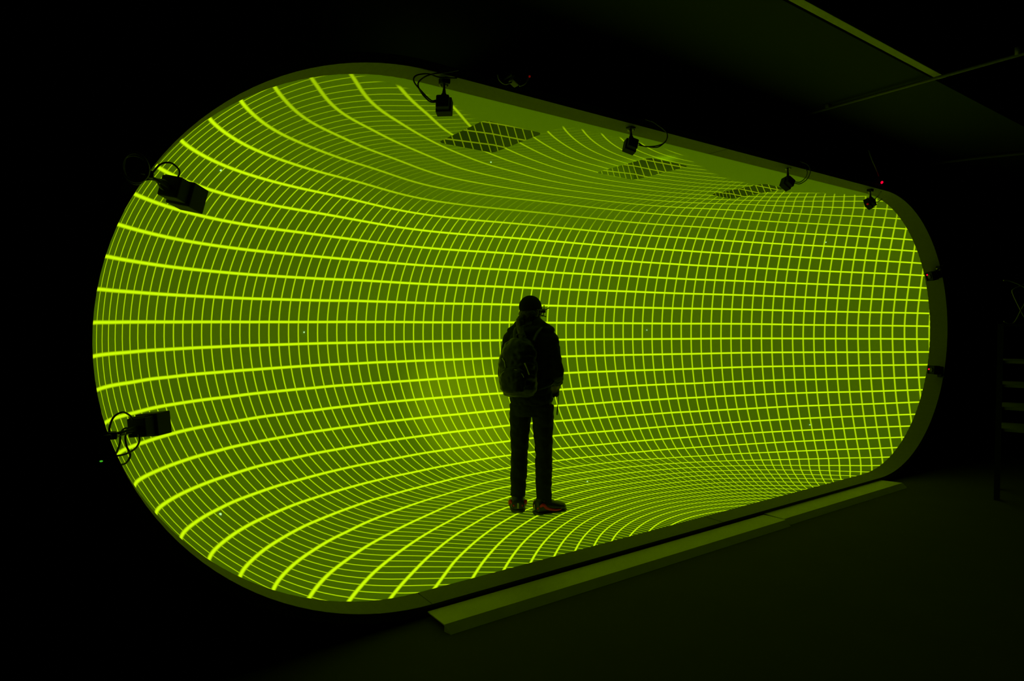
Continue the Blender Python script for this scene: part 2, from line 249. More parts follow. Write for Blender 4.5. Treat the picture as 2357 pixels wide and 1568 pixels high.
VD='39,582,1534,0;8184,178,1234,-201;4203,3094,726,-400;4853,178,2890,2100;2886,178,-7,-2000;2169,2367,2616,600;5673,652,0,-1500;6607,2307,2314,400;2047,2309,279,-700;2534,178,2896,1701;4459,2373,2870,800;6987,178,2856,1103;6045,2490,405,-600;1119,524,64,-1100;4155,1461,0,-1301;870,2054,1544,0;7259,1196,260,-800;940,178,2777,1000;2856,3083,1349,-100;3511,1254,2890,1301;5393,3067,1561,0;7777,1502,1549,0;5632,1536,2890,1000;4412,178,-2,-2396;3288,2344,31,-900;2149,1119,0,-1200;1643,1109,2881,1001;543,1325,687,-500;6780,191,5,-1300;4909,2320,25,-900;1810,2706,1550,0;5925,463,2890,1400;3678,178,2894,2299;7920,193,2257,500;3696,3143,1976,200;6415,2687,1353,-100;6248,1574,17,-1001;332,178,543,-700;3193,1350,0,-1300;1199,2057,629,-500;7735,178,405,-800;2600,1384,2890,1100;6868,2143,610,-500;4932,2930,2359,400;1977,245,0,-1500;5116,2995,732,-400;7917,975,876,-400;6531,1614,2810,801;2736,2830,563,-500;1272,1341,133,-900;325,1363,1539,0;5369,1658,0,-1100;278,350,2263,500;4125,2603,105,-800;1757,282,2890,1300;2669,1920,1,-1000;5227,907,2890,1400;3423,3055,733,-400;6428,838,0,-1200;3678,178,-4,-2399;4967,712,0,-1699;8091,821,1542,0;5774,2887,937,-300;2995,787,2890,1500;4155,1461,2890,1201;2183,2805,951,-300;3903,3222,1346,-100;1547,2489,966,-300;1763,1743,87,-900;3690,976,0,-1602;2204,712,2890,1293;7273,530,139,-1000;5425,2569,237,-700;6182,251,0,-1499;2190,2733,2141,300;6785,2442,1759,100;2995,787,0,-1600;5819,2047,48,-900;734,916,302,-800;762,1856,996,-300;5207,179,0,-2000;6788,1680,198,-800;292,810,733,-500;5795,1228,0,-1200;1964,1876,2813,800;3567,1852,0,-1101;1307,2409,1547,0;1687,797,0,-1200;4713,2861,377,-599;6477,2503,765,-400;5916,2905,1560,0;6955,1906,2448,500;4856,3171,1561,0;2372,2942,1554,0;6527,459,2890,1200;5805,988,2890,1200;5391,178,2890,1800;7736,1454,1016,-300;742,178,207,-1000;7669,792,446,-700;3062,178,2894,2000;6090,1902,2834,800;4857,1797,0,-1100;7990,458,769,-500;3372,3178,1346,-100;2765,2415,127,-800;6409,2142,280,-700;3553,2738,231,-700;7552,190,2614,800;901,1621,502,-600;149,932,1204,-200;6753,1202,52,-999;2083,1410,2890,1000;8129,188,1836,201;4122,2151,0,-1000;5383,1023,0,-1398;2213,1743,9,-999;5537,2955,1978,200;1423,584,2881,1101;4853,627,2890,1701;6753,2468,1156,-200;6868,772,32,-1100;3017,3054,936,-300;3142,2811,385,-600;1138,2259,1166,-200;4412,178,2891,2296;2359,2591,409,-600;1503,321,1,-1300;571,1727,1541,0;5259,3078,1137,-200;1651,2244,444,-600;2155,635,0,-1400;3790,3154,932,-300;4742,2708,2672,600;3983,2900,376,-600;5418,2190,34,-900;5609,2777,556,-500;5052,3069,1980,200;4494,2380,22,-901;6388,2137,2624,600;6079,1298,2890,1001;454,1534,1186,-200;7962,1171,1374,-100;2505,2965,1147,-200;7605,1183,542,-600;6020,859,0,-1299;6149,2741,944,-300;1396,1900,321,-700;1963,2541,589,-500;6239,187,2890,1404;5791,190,0,-1699;2137,178,2891,1500;7147,1563,348,-700;1825,2691,1156,-200;532,467,369,-800;5095,2793,376,-600;8136,558,1221,-200;6230,700,2890,1200;3035,2029,0,-1002;608,184,2595,800;1145,900,91,-1000;2734,1735,2890,999;4646,472,0,-1999;317,1223,1027,-300;2959,1287,2890,1201;2342,178,-2,-1699;798,1285,389,-700;6527,459,0,-1300;3863,1150,2890,1399;3548,1442,0,-1299;7441,178,191,-1000;67,388,1836,200;2700,990,0,-1400;2700,990,2890,1301;1411,205,2884,1201;4853,178,-1,-2200;1806,1199,1,-1100;3236,178,-4,-2199;6321,1235,0,-1100;178,369,786,-500;5123,2014,0,-1000;2362,2276,145,-799;5660,2993,1350,-100;1867,652,2890,1203;3781,2140,0,-1000;8167,447,1540,0;2453,2835,752,-400;1137,188,50,-1199;3708,2995,544,-500;179,1062,1537,0;6113,1904,61,-900;2491,1576,0,-1100;1878,2035,170,-800;4662,2104,0,-1000;5767,2453,247,-700;5705,1536,0,-1100;47,534,1219,-200;1507,1555,108,-899;2143,2857,1352,-100;5673,652,2890,1400;3395,1081,0,-1498;5532,1135,2890,1198;8042,923,1208,-200;7638,499,359,-800;757,618,229,-900;8096,178,942,-400;5159,2471,112,-800;6526,1881,177,-798;1152,1690,345,-700;1605,2597,1355,-100;5925,463,0,-1500;5791,190,2890,1599;971,1973,808,-400;7955,178,664,-599;2224,1439,0,-1100;7315,820,196,-900;4719,2556,107,-800;3830,2597,107,-800;2998,1131,0,-1397;5588,1871,0,-1000;515,787,448,-700;1825,1545,2861,900;604,1565,838,-400;516,1068,556,-600;1404,2319,786,-400;5476,1366,0,-1201;713,1895,1361,-100;886,2041,1172,-200;7848,639,602,-600;3913,1892,0,-1100;5881,1757,4,-1000;6047,1380,0,-1100;6812,504,12,-1200;3078,2496,119,-800;1455,590,6,-1200;5125,3126,1561,0;4175,3225,1347,-100;1723,528,0,-1300;6170,2804,1351,-100;5881,1736,2887,900;1524,1289,45,-1000;6648,2557,1558,0;1653,815,2890,1100;2075,2143,2731,701;5518,2967,933,-300;1771,1483,28,-1000;3636,3207,1345,-100;2224,2003,60,-899;1399,860,23,-1100;163,178,2097,399;1870,976,2890,1099;4052,3162,930,-300;8183,186,1538,1;5108,1730,0,-1100;6503,200,0,-1399;6503,200,2890,1300;3111,3137,1347,-100;5359,2848,549,-500;4646,472,2890,1899;2878,2615,246,-700;5852,2692,562,-500;6697,2370,772,-400;7209,240,100,-1101;3268,3099,935,-300;2548,2514,255,-700;1923,972,0,-1200;2768,2996,939,-300;3982,2409,24,-900;2227,1202,2890,1100;2613,3018,1556,0;6508,1402,31,-1000;2245,2872,1759,100;6020,859,2890,1199;6270,2382,416,-600;3395,2555,113,-800;5913,2885,1144,-200;6982,1255,137,-900;2605,2157,45,-899;2223,464,2890,1401;7861,1240,1026,-300;3726,1661,0,-1200;6015,2167,141,-800;6291,2748,1559,0;3188,1836,0,-1098;6285,2727,1148,-200;7998,744,894,-400;3863,1150,0,-1499;3690,976,2890,1502;2995,2281,36,-899;1057,1368,245,-800;1696,2499,772,-400;2378,1249,0,-1200;2973,2889,557,-500;3512,3174,1138,-200;6526,2604,1152,-200;3193,1350,2890,1201;3936,3094,729,-400;6741,241,2887,1200;3380,2851,381,-600;99,834,1535,0;6230,700,0,-1300;6005,2730,750,-400;6027,1099,0,-1201;5805,988,0,-1300;3438,178,2895,2201;5593,2343,124,-800;4980,2931,545,-500;6243,2624,757,-400;1964,2711,957,-300;6389,2626,949,-300;6651,991,13,-1100;6619,2499,956,-300;1417,2458,1161,-200;6544,2359,590,-500;6344,1483,2872,899;5699,2627,392,-600;2151,871,0,-1300;2213,948,2890,1197;2028,2808,1552,0;3171,3017,737,-400;2242,2543,2478,500;839,408,165,-1000;6978,1725,328,-700;6203,468,2890,1300;2767,1708,0,-1098;2176,2637,580,-500;3021,1508,0,-1202;1263,2300,975,-300;329,618,609,-600;3374,1594,0,-1201;7106,804,101,-1000;4958,2681,228,-700;1921,2761,1354,-100;1956,474,0,-1400;6571,1614,91,-900;1938,711,0,-1300;1123,2273,1545,0;7207,184,2791,999;4089,3011,545,-500;930,920,185,-900;2268,2883,1148,-200;7060,523,62,-1100;1502,2535,1548,0;4595,2738,227,-700;6798,1877,310,-700;5806,2262,132,-800;4468,2588,106,-800;6365,1759,77,-899;587,1716,1182,-200;2043,2793,1152,-200;1845,2355,432,-600;6697,1729,2712,700;1014,720,116,-1000;6956,1532,217,-800;1464,2119,455,-600;7623,1355,684,-500;4619,2562,2788,700;7389,1011,285,-800;1757,282,0,-1400;739,1597,665,-500;1751,2604,960,-300;7718,972,564,-600;1606,1861,189,-800;7846,1392,1371,-100;7193,1002,171,-900;1361,1142,62,-1000;1308,421,19,-1200;1150,178,2843,1100;6743,1479,108,-900;6990,245,36,-1200;1213,2342,1358,-100;851,1104,278,-800;7748,1145,703,-500;441,1550,1540,0;1034,2201,1360,-100;2029,1907,71,-900;1555,1010,11,-1100;674,1095,409,-700;6203,468,0,-1400;1057,1095,162,-900;271,974,874,-400;1253,700,41,-1100;2683,2700,398,-600;1083,2160,982,-300;7445,1200,396,-699;5210,2248,29,-900;3622,2879,378,-600;7753,1306,852,-400;2162,413,0,-1500;6903,1051,69,-1000;4846,2829,2528,500;934,209,116,-1099;7503,815,313,-800;1356,1666,212,-800;1225,2190,796,-400;7903,1285,1547,0;2394,2722,574,-500;5261,3099,1349,-100;7565,1004,419,-700;6250,2028,2744,700;3726,3190,1771,100;6220,2063,152,-800;5088,3109,1774,100;5574,2993,1772,100;1577,396,2890,1202;1122,1848,484,-599;4044,3205,1137,-200;3894,2761,226,-700;2148,2504,417,-600;8009,1057,1545,0;267,1256,1366,-100;382,405,505,-700;759,1447,518,-600;5001,3010,2177,300;5658,2993,1560,0;2993,3093,1142,-200;5525,3011,1139,-200;5255,3034,931,-300;1202,1523,228,-800;8123,409,1073,-300;3776,3196,1137,-200;3531,3134,933,-300;3250,3139,1140,-200;7812,345,507,-700;2404,1827,4,-1000;1662,2380,604,-500;882,1764,654,-500;2064,2138,159,-800;4703,2356,24,-900;7468,522,240,-900;2744,3034,1143,-200;5623,2120,40,-901;6000,194,2890,1500;2913,2761,391,-600;3323,2707,235,-700;1665,2092,302,-700;2526,2927,943,-300;424,1413,1019,-300;5577,1099,0,-1303;743,1738,826,-400;3395,1081,2890,1398;3678,3081,731,-400;3457,2970,546,-500;3214,2935,551,-500;5919,2905,1350,-100;503,1639,1363,-100;3097,2665,239,-700;5375,2937,736,-400;8125,697,1380,-100;6508,2230,2478,500;4014,1311,0,-1399;4014,1311,2890,1299;2249,2399,267,-700;2559,2347,134,-800;2802,2937,744,-400;2010,2659,763,-400;416,1275,853,-401;6669,653,2,-1200;2615,3020,1349,-100;3614,2583,110,-800;6090,2315,262,-700;2224,2751,757,-400;5634,2863,741,-400;2223,2816,1956,200;65,712,1373,-100;234,1143,1196,-200;1943,1594,19,-1000;1853,2207,290,-700;6206,2541,574,-500;5928,677,0,-1400;5928,677,2890,1300;2373,2943,1351,-100;6651,2557,1355,-100;5342,2735,381,-600;6068,1668,9,-1000;6489,1123,4,-1099;5374,2413,117,-800;7113,1372,237,-800;377,1452,1365,-100;3438,178,-6,-2301'

def parse(s): return np.array([[float(x) for x in r.split(',')] for r in s.split(';')])
class Warp:
    """smooth field over the screen surface through known nodes (biharmonic spline in 3-D)"""
    def __init__(self, tab, lam=1e-6):
        X = tab[:, :3]/1000.0; y = tab[:, 3]/100.0; n = len(X)
        A = np.zeros((n+4, n+4)); A[:n, :n] = self.k(X, X)+lam*np.eye(n)
        Q = np.concatenate([np.ones((n, 1)), X], 1); A[:n, n:] = Q; A[n:, :n] = Q.T
        self.w = np.linalg.solve(A, np.concatenate([y, np.zeros(4)])); self.X = X
    def k(self, a, b):
        d2 = ((a*a).sum(1)[:, None]+(b*b).sum(1)[None]-2*a@b.T).clip(0); return d2*np.sqrt(d2)
    def __call__(self, Z):
        out = np.empty(len(Z))
        for i in range(0, len(Z), 8000):
            z = Z[i:i+8000]; out[i:i+8000] = self.k(z, self.X)@self.w[:-4]+np.concatenate([np.ones((len(z), 1)), z], 1)@self.w[-4:]
        return out
WU, WV = Warp(parse(UD)), Warp(parse(VD))

def smooth01(x): x = np.clip(x, 0, 1); return x*x*(3-2*x)
def projector_falloff(P):
    """where the picture reaches: it stops short of the front strip of the ceiling and is painted fainter on the ceiling"""
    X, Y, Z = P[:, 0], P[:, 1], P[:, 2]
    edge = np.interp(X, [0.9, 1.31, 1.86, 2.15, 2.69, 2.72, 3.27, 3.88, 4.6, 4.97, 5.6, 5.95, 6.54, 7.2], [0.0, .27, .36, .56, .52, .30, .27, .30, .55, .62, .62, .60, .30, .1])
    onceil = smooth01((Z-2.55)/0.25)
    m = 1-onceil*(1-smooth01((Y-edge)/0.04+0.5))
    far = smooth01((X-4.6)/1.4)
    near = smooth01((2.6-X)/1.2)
    gv = 1-onceil*(0.60-0.28*far-0.12*near); gu = 1-onceil*(0.86-0.42*far-0.32*near)  # projector falloff on the ceiling put into the line brightness
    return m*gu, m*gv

def set_grid(me, gu, gv, cu, cv):
    for nm, a in (('grid_u', gu), ('grid_v', gv), ('falloff_u', cu), ('falloff_v', cv)):
        at_ = me.attributes.new(nm, 'FLOAT', 'POINT'); at_.data.foreach_set('value', np.ascontiguousarray(a, dtype=np.float32))

# ------------------------------------------------------------------ projection shell
def plan(z, th, grow=0.0):
    """point of the inner surface at height z and plan angle th (0 left rim .. pi right rim)"""
    q = max(-1.0, min(1.0, (z-RZ)/RZ)); c = math.sqrt(1-q*q)
    A = XC-OA*(1-c)+grow; B = B0-RB*(1-c)+grow
    return Vector((XC-A*math.cos(th), OW+B*math.sin(th), z))

shell = thing('projection_screen', (XC, OW, 0), 'huge capsule-shaped walk-in screen with concave inside glowing green under a warped yellow grid', 'projection screen')

NT, NP, NF = 300, 76, 60
bm = bmesh.new()
psis = [-math.pi/2+math.pi*i/NP for i in range(NP+1)]
ths = [math.pi*(0.5-0.5*math.cos(math.pi*j/NT))*0.55+math.pi*j/NT*0.45 for j in range(NT+1)]
rows_ = []
for k in range(NF):                                       # floor, from its front centre line outwards
    s = (k+0.0)/NF
    rows_.append([bm.verts.new(((XC-(XC-OA)*s*math.cos(t)), OW+(B0-RB)*s*math.sin(t), 0.0)) for t in ths] if k else None)
for ps in psis:
    z = RZ+RZ*math.sin(ps)
    rows_.append([bm.verts.new(plan(z, t)) for t in ths])
for k in range(NF-1, 0, -1):
    s = k/NF
    rows_.append([bm.verts.new(((XC-(XC-OA)*s*math.cos(t)), OW+(B0-RB)*s*math.sin(t), OH)) for t in ths])
cb = bm.verts.new((XC, OW, 0)); ct = bm.verts.new((XC, OW, OH))
rows_ = [r for r in rows_ if r]
for a, b in zip(rows_, rows_[1:]):
    for j in range(NT): bm.faces.new((a[j], b[j], b[j+1], a[j+1]))
for j in range(NT):
    bm.faces.new((cb, rows_[0][j], rows_[0][j+1])); bm.faces.new((ct, rows_[-1][j+1], rows_[-1][j]))
HATCH = [(2.205, 0.52, 2.70, 1.16), (3.795, 0.52, 4.28, 1.16), (5.385, 0.53, 5.76, 1.16)]
for (x0, y0, x1, y1) in HATCH:                            # three openings cut into the ceiling
    for co, no in (((x0, 0, 0), (1, 0, 0)), ((x1, 0, 0), (1, 0, 0)), ((0, y0, 0), (0, 1, 0)), ((0, y1, 0), (0, 1, 0))):
        fs = [f for f in bm.faces if f.calc_center_median().z > OH-1e-4 and x0-.3 < f.calc_center_median().x < x1+.3 and y0-.3 < f.calc_center_median().y < y1+.3]
        geom = list(fs)+list({e for f in fs for e in f.edges})+list({v for f in fs for v in f.verts})
        bmesh.ops.bisect_plane(bm, geom=geom, plane_co=co, plane_no=no, dist=1e-6)
    kill = [f for f in bm.faces if f.calc_center_median().z > OH-1e-4 and x0 < f.calc_center_median().x < x1 and y0 < f.calc_center_median().y < y1]
    bmesh.ops.delete(bm, geom=kill, context='FACES')
bmesh.ops.recalc_face_normals(bm, faces=bm.faces)
n_in = sum(1 for f in bm.faces if f.normal.dot(Vector((XC, 1.0, RZ))-f.calc_center_median()) > 0)
if n_in < len(bm.faces)/2: bmesh.ops.reverse_faces(bm, faces=bm.faces)
P = np.array([v.co[:] for v in bm.verts])
cu, cv = projector_falloff(P); gu, gv = WU(P), WV(P)
for f in bm.faces: f.smooth = True
me = bpy.data.meshes.new('screen_surface'); bm.to_mesh(me); bm.free(); me.materials.append(M_SCREEN)
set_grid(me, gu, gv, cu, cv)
scr = bpy.data.objects.new('screen_surface', me); COL.objects.link(scr); scr.parent = shell; me.transform(Matrix.Translation((-XC, -OW, 0)))
scr['label'] = 'seamless concave green screen surface with the yellow grid lines'

def outline(n=64, grow=0.0):
    """stadium outline, counter-clockwise from bottom left, as (x, z) list"""
    pts = []
    for i in range(n+1):
        a = math.pi*1.5-math.pi*i/n
        pts.append((OA+(OA+grow)*math.cos(a), RZ+(RZ+grow)*math.sin(a)))
    for i in range(n+1):
        a = math.pi/2-math.pi*i/n
        pts.append((OL-OA+(OA+grow)*math.cos(a), RZ+(RZ+grow)*math.sin(a)))
    return pts

# lip: straight band between the front edge and the curved screen, laid in lengths with thin joints
def lip_part(name, pts, inset=0.0):
    bm = bmesh.new()
    outer = []
    for i, (x, z) in enumerate(pts):
        a = Vector(pts[max(i-1, 0)]); b = Vector(pts[min(i+1, len(pts)-1)]); t = (b-a).normalized(); nrm = Vector((-t.y, t.x))
        if nrm.dot(Vector((x-XC, z-RZ))) < 0: nrm = -nrm
        outer.append((x+nrm.x*0.05, z+nrm.y*0.05))
    cols = []
    for (x, z), (xo, zo) in zip(pts, outer):
        cols.append([bm.verts.new(v) for v in ((x, 0, z), (x, OW+0.002, z), (xo, OW+0.002, zo), (xo, 0, zo))])
    for a, b in zip(cols, cols[1:]):
        for k in range(4): bm.faces.new((a[k], a[(k+1) % 4], b[(k+1) % 4], b[k]))
    bm.faces.new(cols[0][::-1]); bm.faces.new(cols[-1])
    bmesh.ops.recalc_face_normals(bm, faces=bm.faces)
    return mesh_obj(name, bm, M_LIP, shell)
ol = outline()
nh = len(ol)//2
G = 0.004
lip_part('lip', ol[:nh])
lip_part('lip', [(OA, OH), (XC-G, OH)]); lip_part('lip', [(XC+G, OH), (OL-OA, OH)])
lip_part('lip', ol[nh:])
lip_part('lip', [(OA+G, 0), (XC-G, 0)]); lip_part('lip', [(XC+G, 0), (OL-OA-G, 0)])

# outer casing: a closed black skin around the bowl with a front flange
bm = bmesh.new()
NT2, NP2 = 90, 24
rr = []
g = 0.09
for i in range(NP2+1):
    ps = -math.pi/2+math.pi*i/NP2
    z = RZ+(RZ+g)*math.sin(ps); c = math.cos(ps)
    A = XC-OA*(1-c)+g*c; B = B0-RB*(1-c)+g*c+0.06
    rr.append([bm.verts.new((XC-A*math.cos(math.pi*j/NT2), OW+B*math.sin(math.pi*j/NT2), max(z, -0.055))) for j in range(NT2+1)])
for a, b in zip(rr, rr[1:]):
    for j in range(NT2): bm.faces.new((a[j], a[j+1], b[j+1], b[j]))
top = rr[-1]; bot = rr[0]
ctp = bm.verts.new((XC, OW, RZ*2+g)); cbt = bm.verts.new((XC, OW, -0.055))
for j in range(NT2):
    bm.faces.new((ctp, top[j+1], top[j])); bm.faces.new((cbt, bot[j], bot[j+1]))
# flange in the front plane around the lip
oin, oout = outline(64, 0.05), outline(64, g)
fl0 = [bm.verts.new((x, OW, max(z, -0.055))) for x, z in oin]; fl1 = [bm.verts.new((x, OW, max(z, -0.055))) for x, z in oout]
for i in range(len(fl0)):
    j = (i+1) % len(fl0)
    try: bm.faces.new((fl0[i], fl0[j], fl1[j], fl1[i]))
    except ValueError: pass
for (x0, y0, x1, y1) in HATCH:
    x0 -= .012; x1 += .012; y0 -= .012; y1 += .012
    for co, no in (((x0, 0, 0), (1, 0, 0)), ((x1, 0, 0), (1, 0, 0)), ((0, y0, 0), (0, 1, 0)), ((0, y1, 0), (0, 1, 0))):
        fs = [f for f in bm.faces if all(v.co.z > OH for v in f.verts) and f.normal.length > 0]
        bmesh.ops.bisect_plane(bm, geom=list(fs)+list({e for f in fs for e in f.edges})+list({v for f in fs for v in f.verts}), plane_co=co, plane_no=no, dist=1e-6)
    kill = [f for f in bm.faces if f.calc_center_median().z > OH and x0 < f.calc_center_median().x < x1 and y0 < f.calc_center_median().y < y1]
    bmesh.ops.delete(bm, geom=kill, context='FACES')
    zt_, zb_ = OH+0.33, OH+0.06                        # black cover added over each hatch box to block its glow
    V = [bm.verts.new(v) for v in ((x0, y0, zb_), (x1, y0, zb_), (x1, y1, zb_), (x0, y1, zb_), (x0, y0, zt_), (x1, y0, zt_), (x1, y1, zt_), (x0, y1, zt_))]
    for q in ((0, 1, 5, 4), (1, 2, 6, 5), (2, 3, 7, 6), (3, 0, 4, 7), (4, 5, 6, 7)): bm.faces.new([V[k] for k in q])
bm.normal_update()
mesh_obj('outer_casing', bm, M_SHELL, shell, smooth=False)

# hatches: boxes set into the ceiling, open below, the grid spilling onto their walls
for n, (x0, y0, x1, y1) in enumerate(HATCH):
    h = 0.30; rad = 0.05
    bm = bmesh.new()
    z0, z1 = OH, OH+h
    def quad(a, b, c, d, nu=14, nv=8):
        g_ = [[bm.verts.new(Vector(a).lerp(Vector(b), i/nu).lerp(Vector(d).lerp(Vector(c), i/nu), j/nv)) for j in range(nv+1)] for i in range(nu+1)]
        for i in range(nu):
            for j in range(nv): bm.faces.new((g_[i][j], g_[i+1][j], g_[i+1][j+1], g_[i][j+1]))
    quad((x0, y1, z0), (x1, y1, z0), (x1, y1, z1), (x0, y1, z1))
    quad((x1, y0, z0), (x0, y0, z0), (x0, y0, z1), (x1, y0, z1))
    quad((x0, y0, z0), (x0, y1, z0), (x0, y1, z1), (x0, y0, z1))
    quad((x1, y1, z0), (x1, y0, z0), (x1, y0, z1), (x1, y1, z1))
    quad((x0, y0, z1), (x0, y1, z1), (x1, y1, z1), (x1, y0, z1))
    Q = np.array([v.co[:] for v in bm.verts])
    gu = (Q[:, 0]+0.42*(Q[:, 2]-z0)+(Q[:, 1]-y1)*-0.9)/(0.082, 0.075, 0.062)[n]+0.31; gv = (Q[:, 2]-z0-(Q[:, 1]-y1)*0.35+(x1-Q[:, 0])*0.06)/(0.085, 0.075, 0.07)[n]+0.25
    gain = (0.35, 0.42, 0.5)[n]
    me = bpy.data.meshes.new('hatch_recess'); bm.to_mesh(me); bm.free(); me.materials.append(M_RECESS)
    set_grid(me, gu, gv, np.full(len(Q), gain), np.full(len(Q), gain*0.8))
    o = bpy.data.objects.new('hatch_recess', me); COL.objects.link(o); o.parent = shell; me.transform(Matrix.Translation((-XC, -OW, 0)))
    # rounded corner plates of the opening, carrying the same surface as the screen
    for cx, cy, sx, sy in ((x0, y0, 1, 1), (x1, y0, -1, 1), (x1, y1, -1, -1), (x0, y1, 1, -1)):
        bm = bmesh.new()
        c0 = bm.verts.new((cx, cy, OH-0.0005)); arc = []
        for k in range(9):
            a = math.pi/2*k/8
            arc.append(bm.verts.new((cx+sx*(rad-rad*math.cos(a)), cy+sy*(rad-rad*math.sin(a)), OH-0.0005)))
        for a_, b_ in zip(arc, arc[1:]):
            bm.faces.new((c0, a_, b_))
        Q = np.array([v.co[:] for v in bm.verts]); cu, cv = projector_falloff(Q)
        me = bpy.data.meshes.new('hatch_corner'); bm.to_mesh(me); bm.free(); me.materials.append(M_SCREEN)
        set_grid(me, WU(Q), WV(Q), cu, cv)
        o = bpy.data.objects.new('hatch_corner', me); COL.objects.link(o); o.parent = shell; me.transform(Matrix.Translation((-XC, -OW, 0)))

# ------------------------------------------------------------------ the dark hall
FZ = -0.06
def struct(name, bm, mat):
    return tag(mesh_obj(name, bm, mat), kind='structure')
bm = bmesh.new(); box(bm, (6, 0.5, FZ-0.05), (26, 15, 0.1)); fl = struct('floor', bm, M_FLOOR)
bm = bmesh.new(); box(bm, (6, 8.0, 2.9), (26, 0.2, 6)); struct('wall_back', bm, M_VOID)
bm = bmesh.new(); box(bm, (-7.0, 0.5, 2.9), (0.2, 15, 6)); struct('wall_left', bm, M_VOID)
bm = bmesh.new(); box(bm, (18.9, 0.5, 2.9), (0.2, 15, 6)); struct('wall_right', bm, M_VOID)
bm = bmesh.new(); box(bm, (6, -7.0, 2.9), (26, 0.2, 6)); struct('wall_front', bm, M_VOID)
bm = bmesh.new(); box(bm, (6, 0.5, 5.95), (26, 15, 0.1)); struct('ceiling', bm, M_VOID)
bm = bmesh.new(); box(bm, (6.0, 0.95, 3.44), (20, 3.8, 0.1)); o = struct('trim_1', bm, M_SOFFIT); o['label'] = 'grey soffit overhanging the screen opening'
bm = bmesh.new(); box(bm, (-0.4, -0.995, 3.40), (11.4, 0.055, 0.02), bev=0.004); o = struct('trim_2', bm, M_BEAM); o['label'] = 'pale edge beam along the soffit'
# pipes under the roof
bm = bmesh.new(); tube(bm, [(5.17, 0.2, 3.36), (5.17, -1.0, 3.36), (5.16, -4.5, 3.36)], 0.012, seg=12)
for y in (-0.2, -1.5, -3.0): box(bm, (5.17, y, 3.385), (0.05, 0.03, 0.05))
tag(mesh_obj('ceiling_pipe', bm, M_CABLEG, smooth=True), 'thin dim pipe crossing under the pale edge beam at top right', 'pipe')
bm = bmesh.new(); tube(bm, [(7.55, 0.25, 3.30), (8.0, -0.30, 3.36), (8.9, -2.2, 3.36)], 0.016, seg=12)
tag(mesh_obj('ceiling_pipe', bm, M_CABLEG, smooth=True), 'lower faint thin pipe at the right edge, below the crossing pipe', 'pipe')

# ramps on the floor in front of the lip
def ramp(x0, x1, y_off, taper, label):
    t = thing('threshold_ramp', ((x0+x1)/2, -0.1, FZ), label, 'ramp', 'threshold ramps along the lip')
    y0, y1 = -0.022+y_off, -0.205+y_off; zt = -0.022
    bm = bmesh.new()
    xe = x1-(0.02 if not taper else 0.06)
    up = [(x0, y0, zt), (xe, y0, zt), (x1, y1, zt), (x0, y1, zt)]
    dn = [(x0, y0, zt-0.006), (xe, y0, zt-0.006), (x1, y1, zt-0.006), (x0, y1, zt-0.006)]
    U_ = [bm.verts.new(v) for v in up]; D_ = [bm.verts.new(v) for v in dn]
    bm.faces.new(U_); bm.faces.new(D_[::-1])
    for k in range(4): bm.faces.new((U_[k], D_[k], D_[(k+1) % 4], U_[(k+1) % 4]))
    bmesh.ops.recalc_face_normals(bm, faces=bm.faces)
    mesh_obj('tread_plate', bm, M_RAMP, t)
    bm = bmesh.new()
    sl = [(x0, y1-0.0005, zt), (x1, y1-0.0005, zt), (x1-0.01, y1-0.050, FZ+0.001), (x0+0.01, y1-0.050, FZ+0.001)]
    back = [(x0, y1-0.0005, FZ+0.001), (x1, y1-0.0005, FZ+0.001)]
    V = [bm.verts.new(v) for v in sl+back]
    bm.faces.new((V[0], V[1], V[2], V[3])); bm.faces.new((V[0], V[4], V[5], V[1])); bm.faces.new((V[4], V[3], V[2], V[5]))
    bm.faces.new((V[0], V[3], V[4])); bm.faces.new((V[1], V[5], V[2]))
    bmesh.ops.recalc_face_normals(bm, faces=bm.faces)
    mesh_obj('sloped_nosing', bm, M_RAMP, t)
    bm = bmesh.new()
    bm.free()
    for xx in np.arange(x0+0.15, x1-0.1, 0.6):
        bm = bmesh.new(); box(bm, (xx, (y0+y1)/2, (zt-0.006+FZ)/2), (0.04, 0.15, zt-0.006-FZ)); mesh_obj('support_block', bm, M_SHELL, t)
ramp(1.50, 4.62, 0.0, False, 'longer grey metal threshold ramp on the floor, left length along the screen lip')
ramp(4.63, 6.70, 0.022, True, 'shorter grey metal threshold ramp, right length with its tapered tip past the screen corner')

# ------------------------------------------------------------------ tracking cameras on the rim
def frame_to(d, roll=0.0):
    d = Vector(d).normalized(); q = d.to_track_quat('Y', 'Z').to_matrix()
    return q @ Matrix.Rotation(roll, 3, 'Y')

